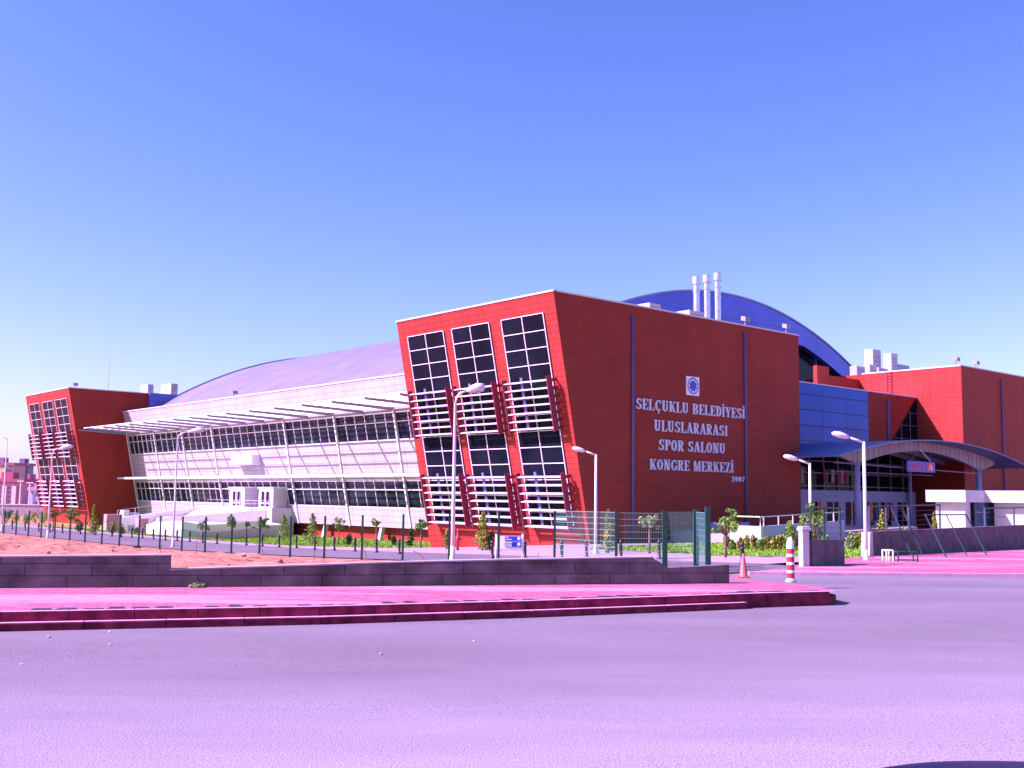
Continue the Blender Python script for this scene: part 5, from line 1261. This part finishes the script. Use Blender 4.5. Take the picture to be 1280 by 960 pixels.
mb.add(vv, ff); o = mb.build('hills', mat('hill_soil', (.26, .20, .26), 1.0, var=.2, vscale=.01), smooth=True); o['kind'] = 'structure'
for i, (px, pt, D) in enumerate([(26, 602, 290), (37.5, 604, 280)]):
    p = at(px, pt, D); r_ = thing('lighting_mast', Vector((p.x, D, -2.5)), 'thin pale mast before the distant flats, ' + ['left one', 'right one'][i], 'mast', 'masts before the distant flats')
    mb = MB(); mb.tube([(p.x, D, -2.6), (p.x, D, p.z)], [.25, .15], 6); mb.build('pole', M['whitemetal'], r_); mb = MB(); mb.box(p.x - .9, p.x + .9, D - .2, D + .2, p.z + .01, p.z + .25); mb.build('lamp_head', M['whitemetal'], r_)

# ------------------------------------------------------------------ dark car at the lower right corner: only the edge of its roof is in view
def car():
    top = at(1236, 948.5, 3.55); zr = top.z; cx, cy = top.x + .02, top.y
    base = Vector((cx, cy - 1.0, 0))
    r_ = thing('parked_car', base, 'dark navy car roof edge at the bottom right corner', 'car')
    ox, oy = cx + .05, cy - .98     # the car points to the left-right direction, body along y
    k = (zr + .012) / 1.45
    f_ = lambda x, y, z: Vector((ox + x, oy + y, z * k))
    # body shell from cross sections along y (rear at +y)
    secs = [(2.05, .62, .50, .80), (2.0, .80, .34, .92), (1.55, .86, .25, 1.0), (1.30, .87, .25, 1.02), (0.5, .88, .25, 1.0), (-1.0, .88, .25, .98), (-1.8, .86, .25, .92), (-2.35, .78, .3, .80), (-2.45, .6, .42, .68)]
    mb = MB(f_); vv = []; ff = []; prof = 12
    for y, hw, z0, z1 in secs:
        for i in range(prof):
            an = 2 * math.pi * i / prof + math.pi / 12; c, s_ = math.cos(an), math.sin(an); e = .45
            vv.append((hw * abs(c) ** e * (1 if c > 0 else -1), y, (z0 + z1) / 2 + (z1 - z0) / 2 * abs(s_) ** e * (1 if s_ > 0 else -1)))
    for j in range(len(secs) - 1):
        for i in range(prof): a = j * prof + i; b = j * prof + (i + 1) % prof; ff.append((a, b, b + prof, a + prof))
    ff += [tuple(range(prof)), tuple(range((len(secs) - 1) * prof, len(secs) * prof))]
    mb.add(vv, ff); navy = mat('navy_car_paint', (.004, .003, .03), .35, spec=.08); b_ = mb.build('body', navy, r_, smooth=True)
    mb = MB(f_); vv = []; ff = []
    for y, hw, z1 in ((1.62, .66, 1.02), (1.35, .60, 1.34), (1.05, .56, 1.445), (.4, .56, 1.45), (-.3, .55, 1.43), (-.75, .54, 1.36), (-1.5, .70, 1.0)):
        for x, z in ((-1, .95), (-.97, .95 + (z1 - .95) * .55), (-.85, z1 - .05 * (z1 > 1.1)), (-.5, z1 - .008 * (z1 > 1.1)), (0, z1), (.5, z1 - .008 * (z1 > 1.1)), (.85, z1 - .05 * (z1 > 1.1)), (.97, .95 + (z1 - .95) * .55), (1, .95)):
            vv.append((x * (hw if abs(x) < .9 else hw + .14), y, z))
    for j in range(6):
        for i in range(8): a = j * 9 + i; ff.append((a, a + 1, a + 10, a + 9))
    ff += [tuple(range(9)), tuple(range(54, 63))]
    mb.add(vv, ff); cab = mb.build('cabin', navy, r_, smooth=True); sb = cab.modifiers.new('sub', 'SUBSURF'); sb.levels = 2; sb.render_levels = 2
    mb = MB(f_)
    for s_ in (-1, 1): mb.hexa([(s_ * .74, -1.0, 1.02), (s_ * .78, -1.0, 1.02), (s_ * .78, 1.2, 1.02), (s_ * .74, 1.2, 1.02), (s_ * .66, -.6, 1.30), (s_ * .68, -.6, 1.30), (s_ * .68, 1.0, 1.30), (s_ * .66, 1.0, 1.30)])
    mb.build('side_window', M['glass'], r_)
    for x in (-.8, .8):
        for y in (1.3, -1.45):
            mb = MB(); c = f_(x, y, 0); c.z = .31; mb.tube([c - Vector((.1, 0, 0)), c + Vector((.1, 0, 0))], .31, 20); w_ = mb.build('wheel', mat('tyre', (.02, .02, .02), .9), r_, smooth=False)
            mb = MB(); mb.tube([c - Vector((.11, 0, 0)), c + Vector((.11, 0, 0))], .19, 14); mb.build('rim', M['steel'], w_)
    for s_ in (-1, 1):
        mb = MB(f_); mb.box(s_ * .6 - .12, s_ * .6 + .12, 1.98, 2.06, .66, .80); mb.build('tail_light', M['redp'], r_)
        mb = MB(f_); mb.box(s_ * .55 - .14, s_ * .55 + .14, -2.43, -2.36, .55, .68); mb.build('headlight', M['signwhite'], r_)
car()
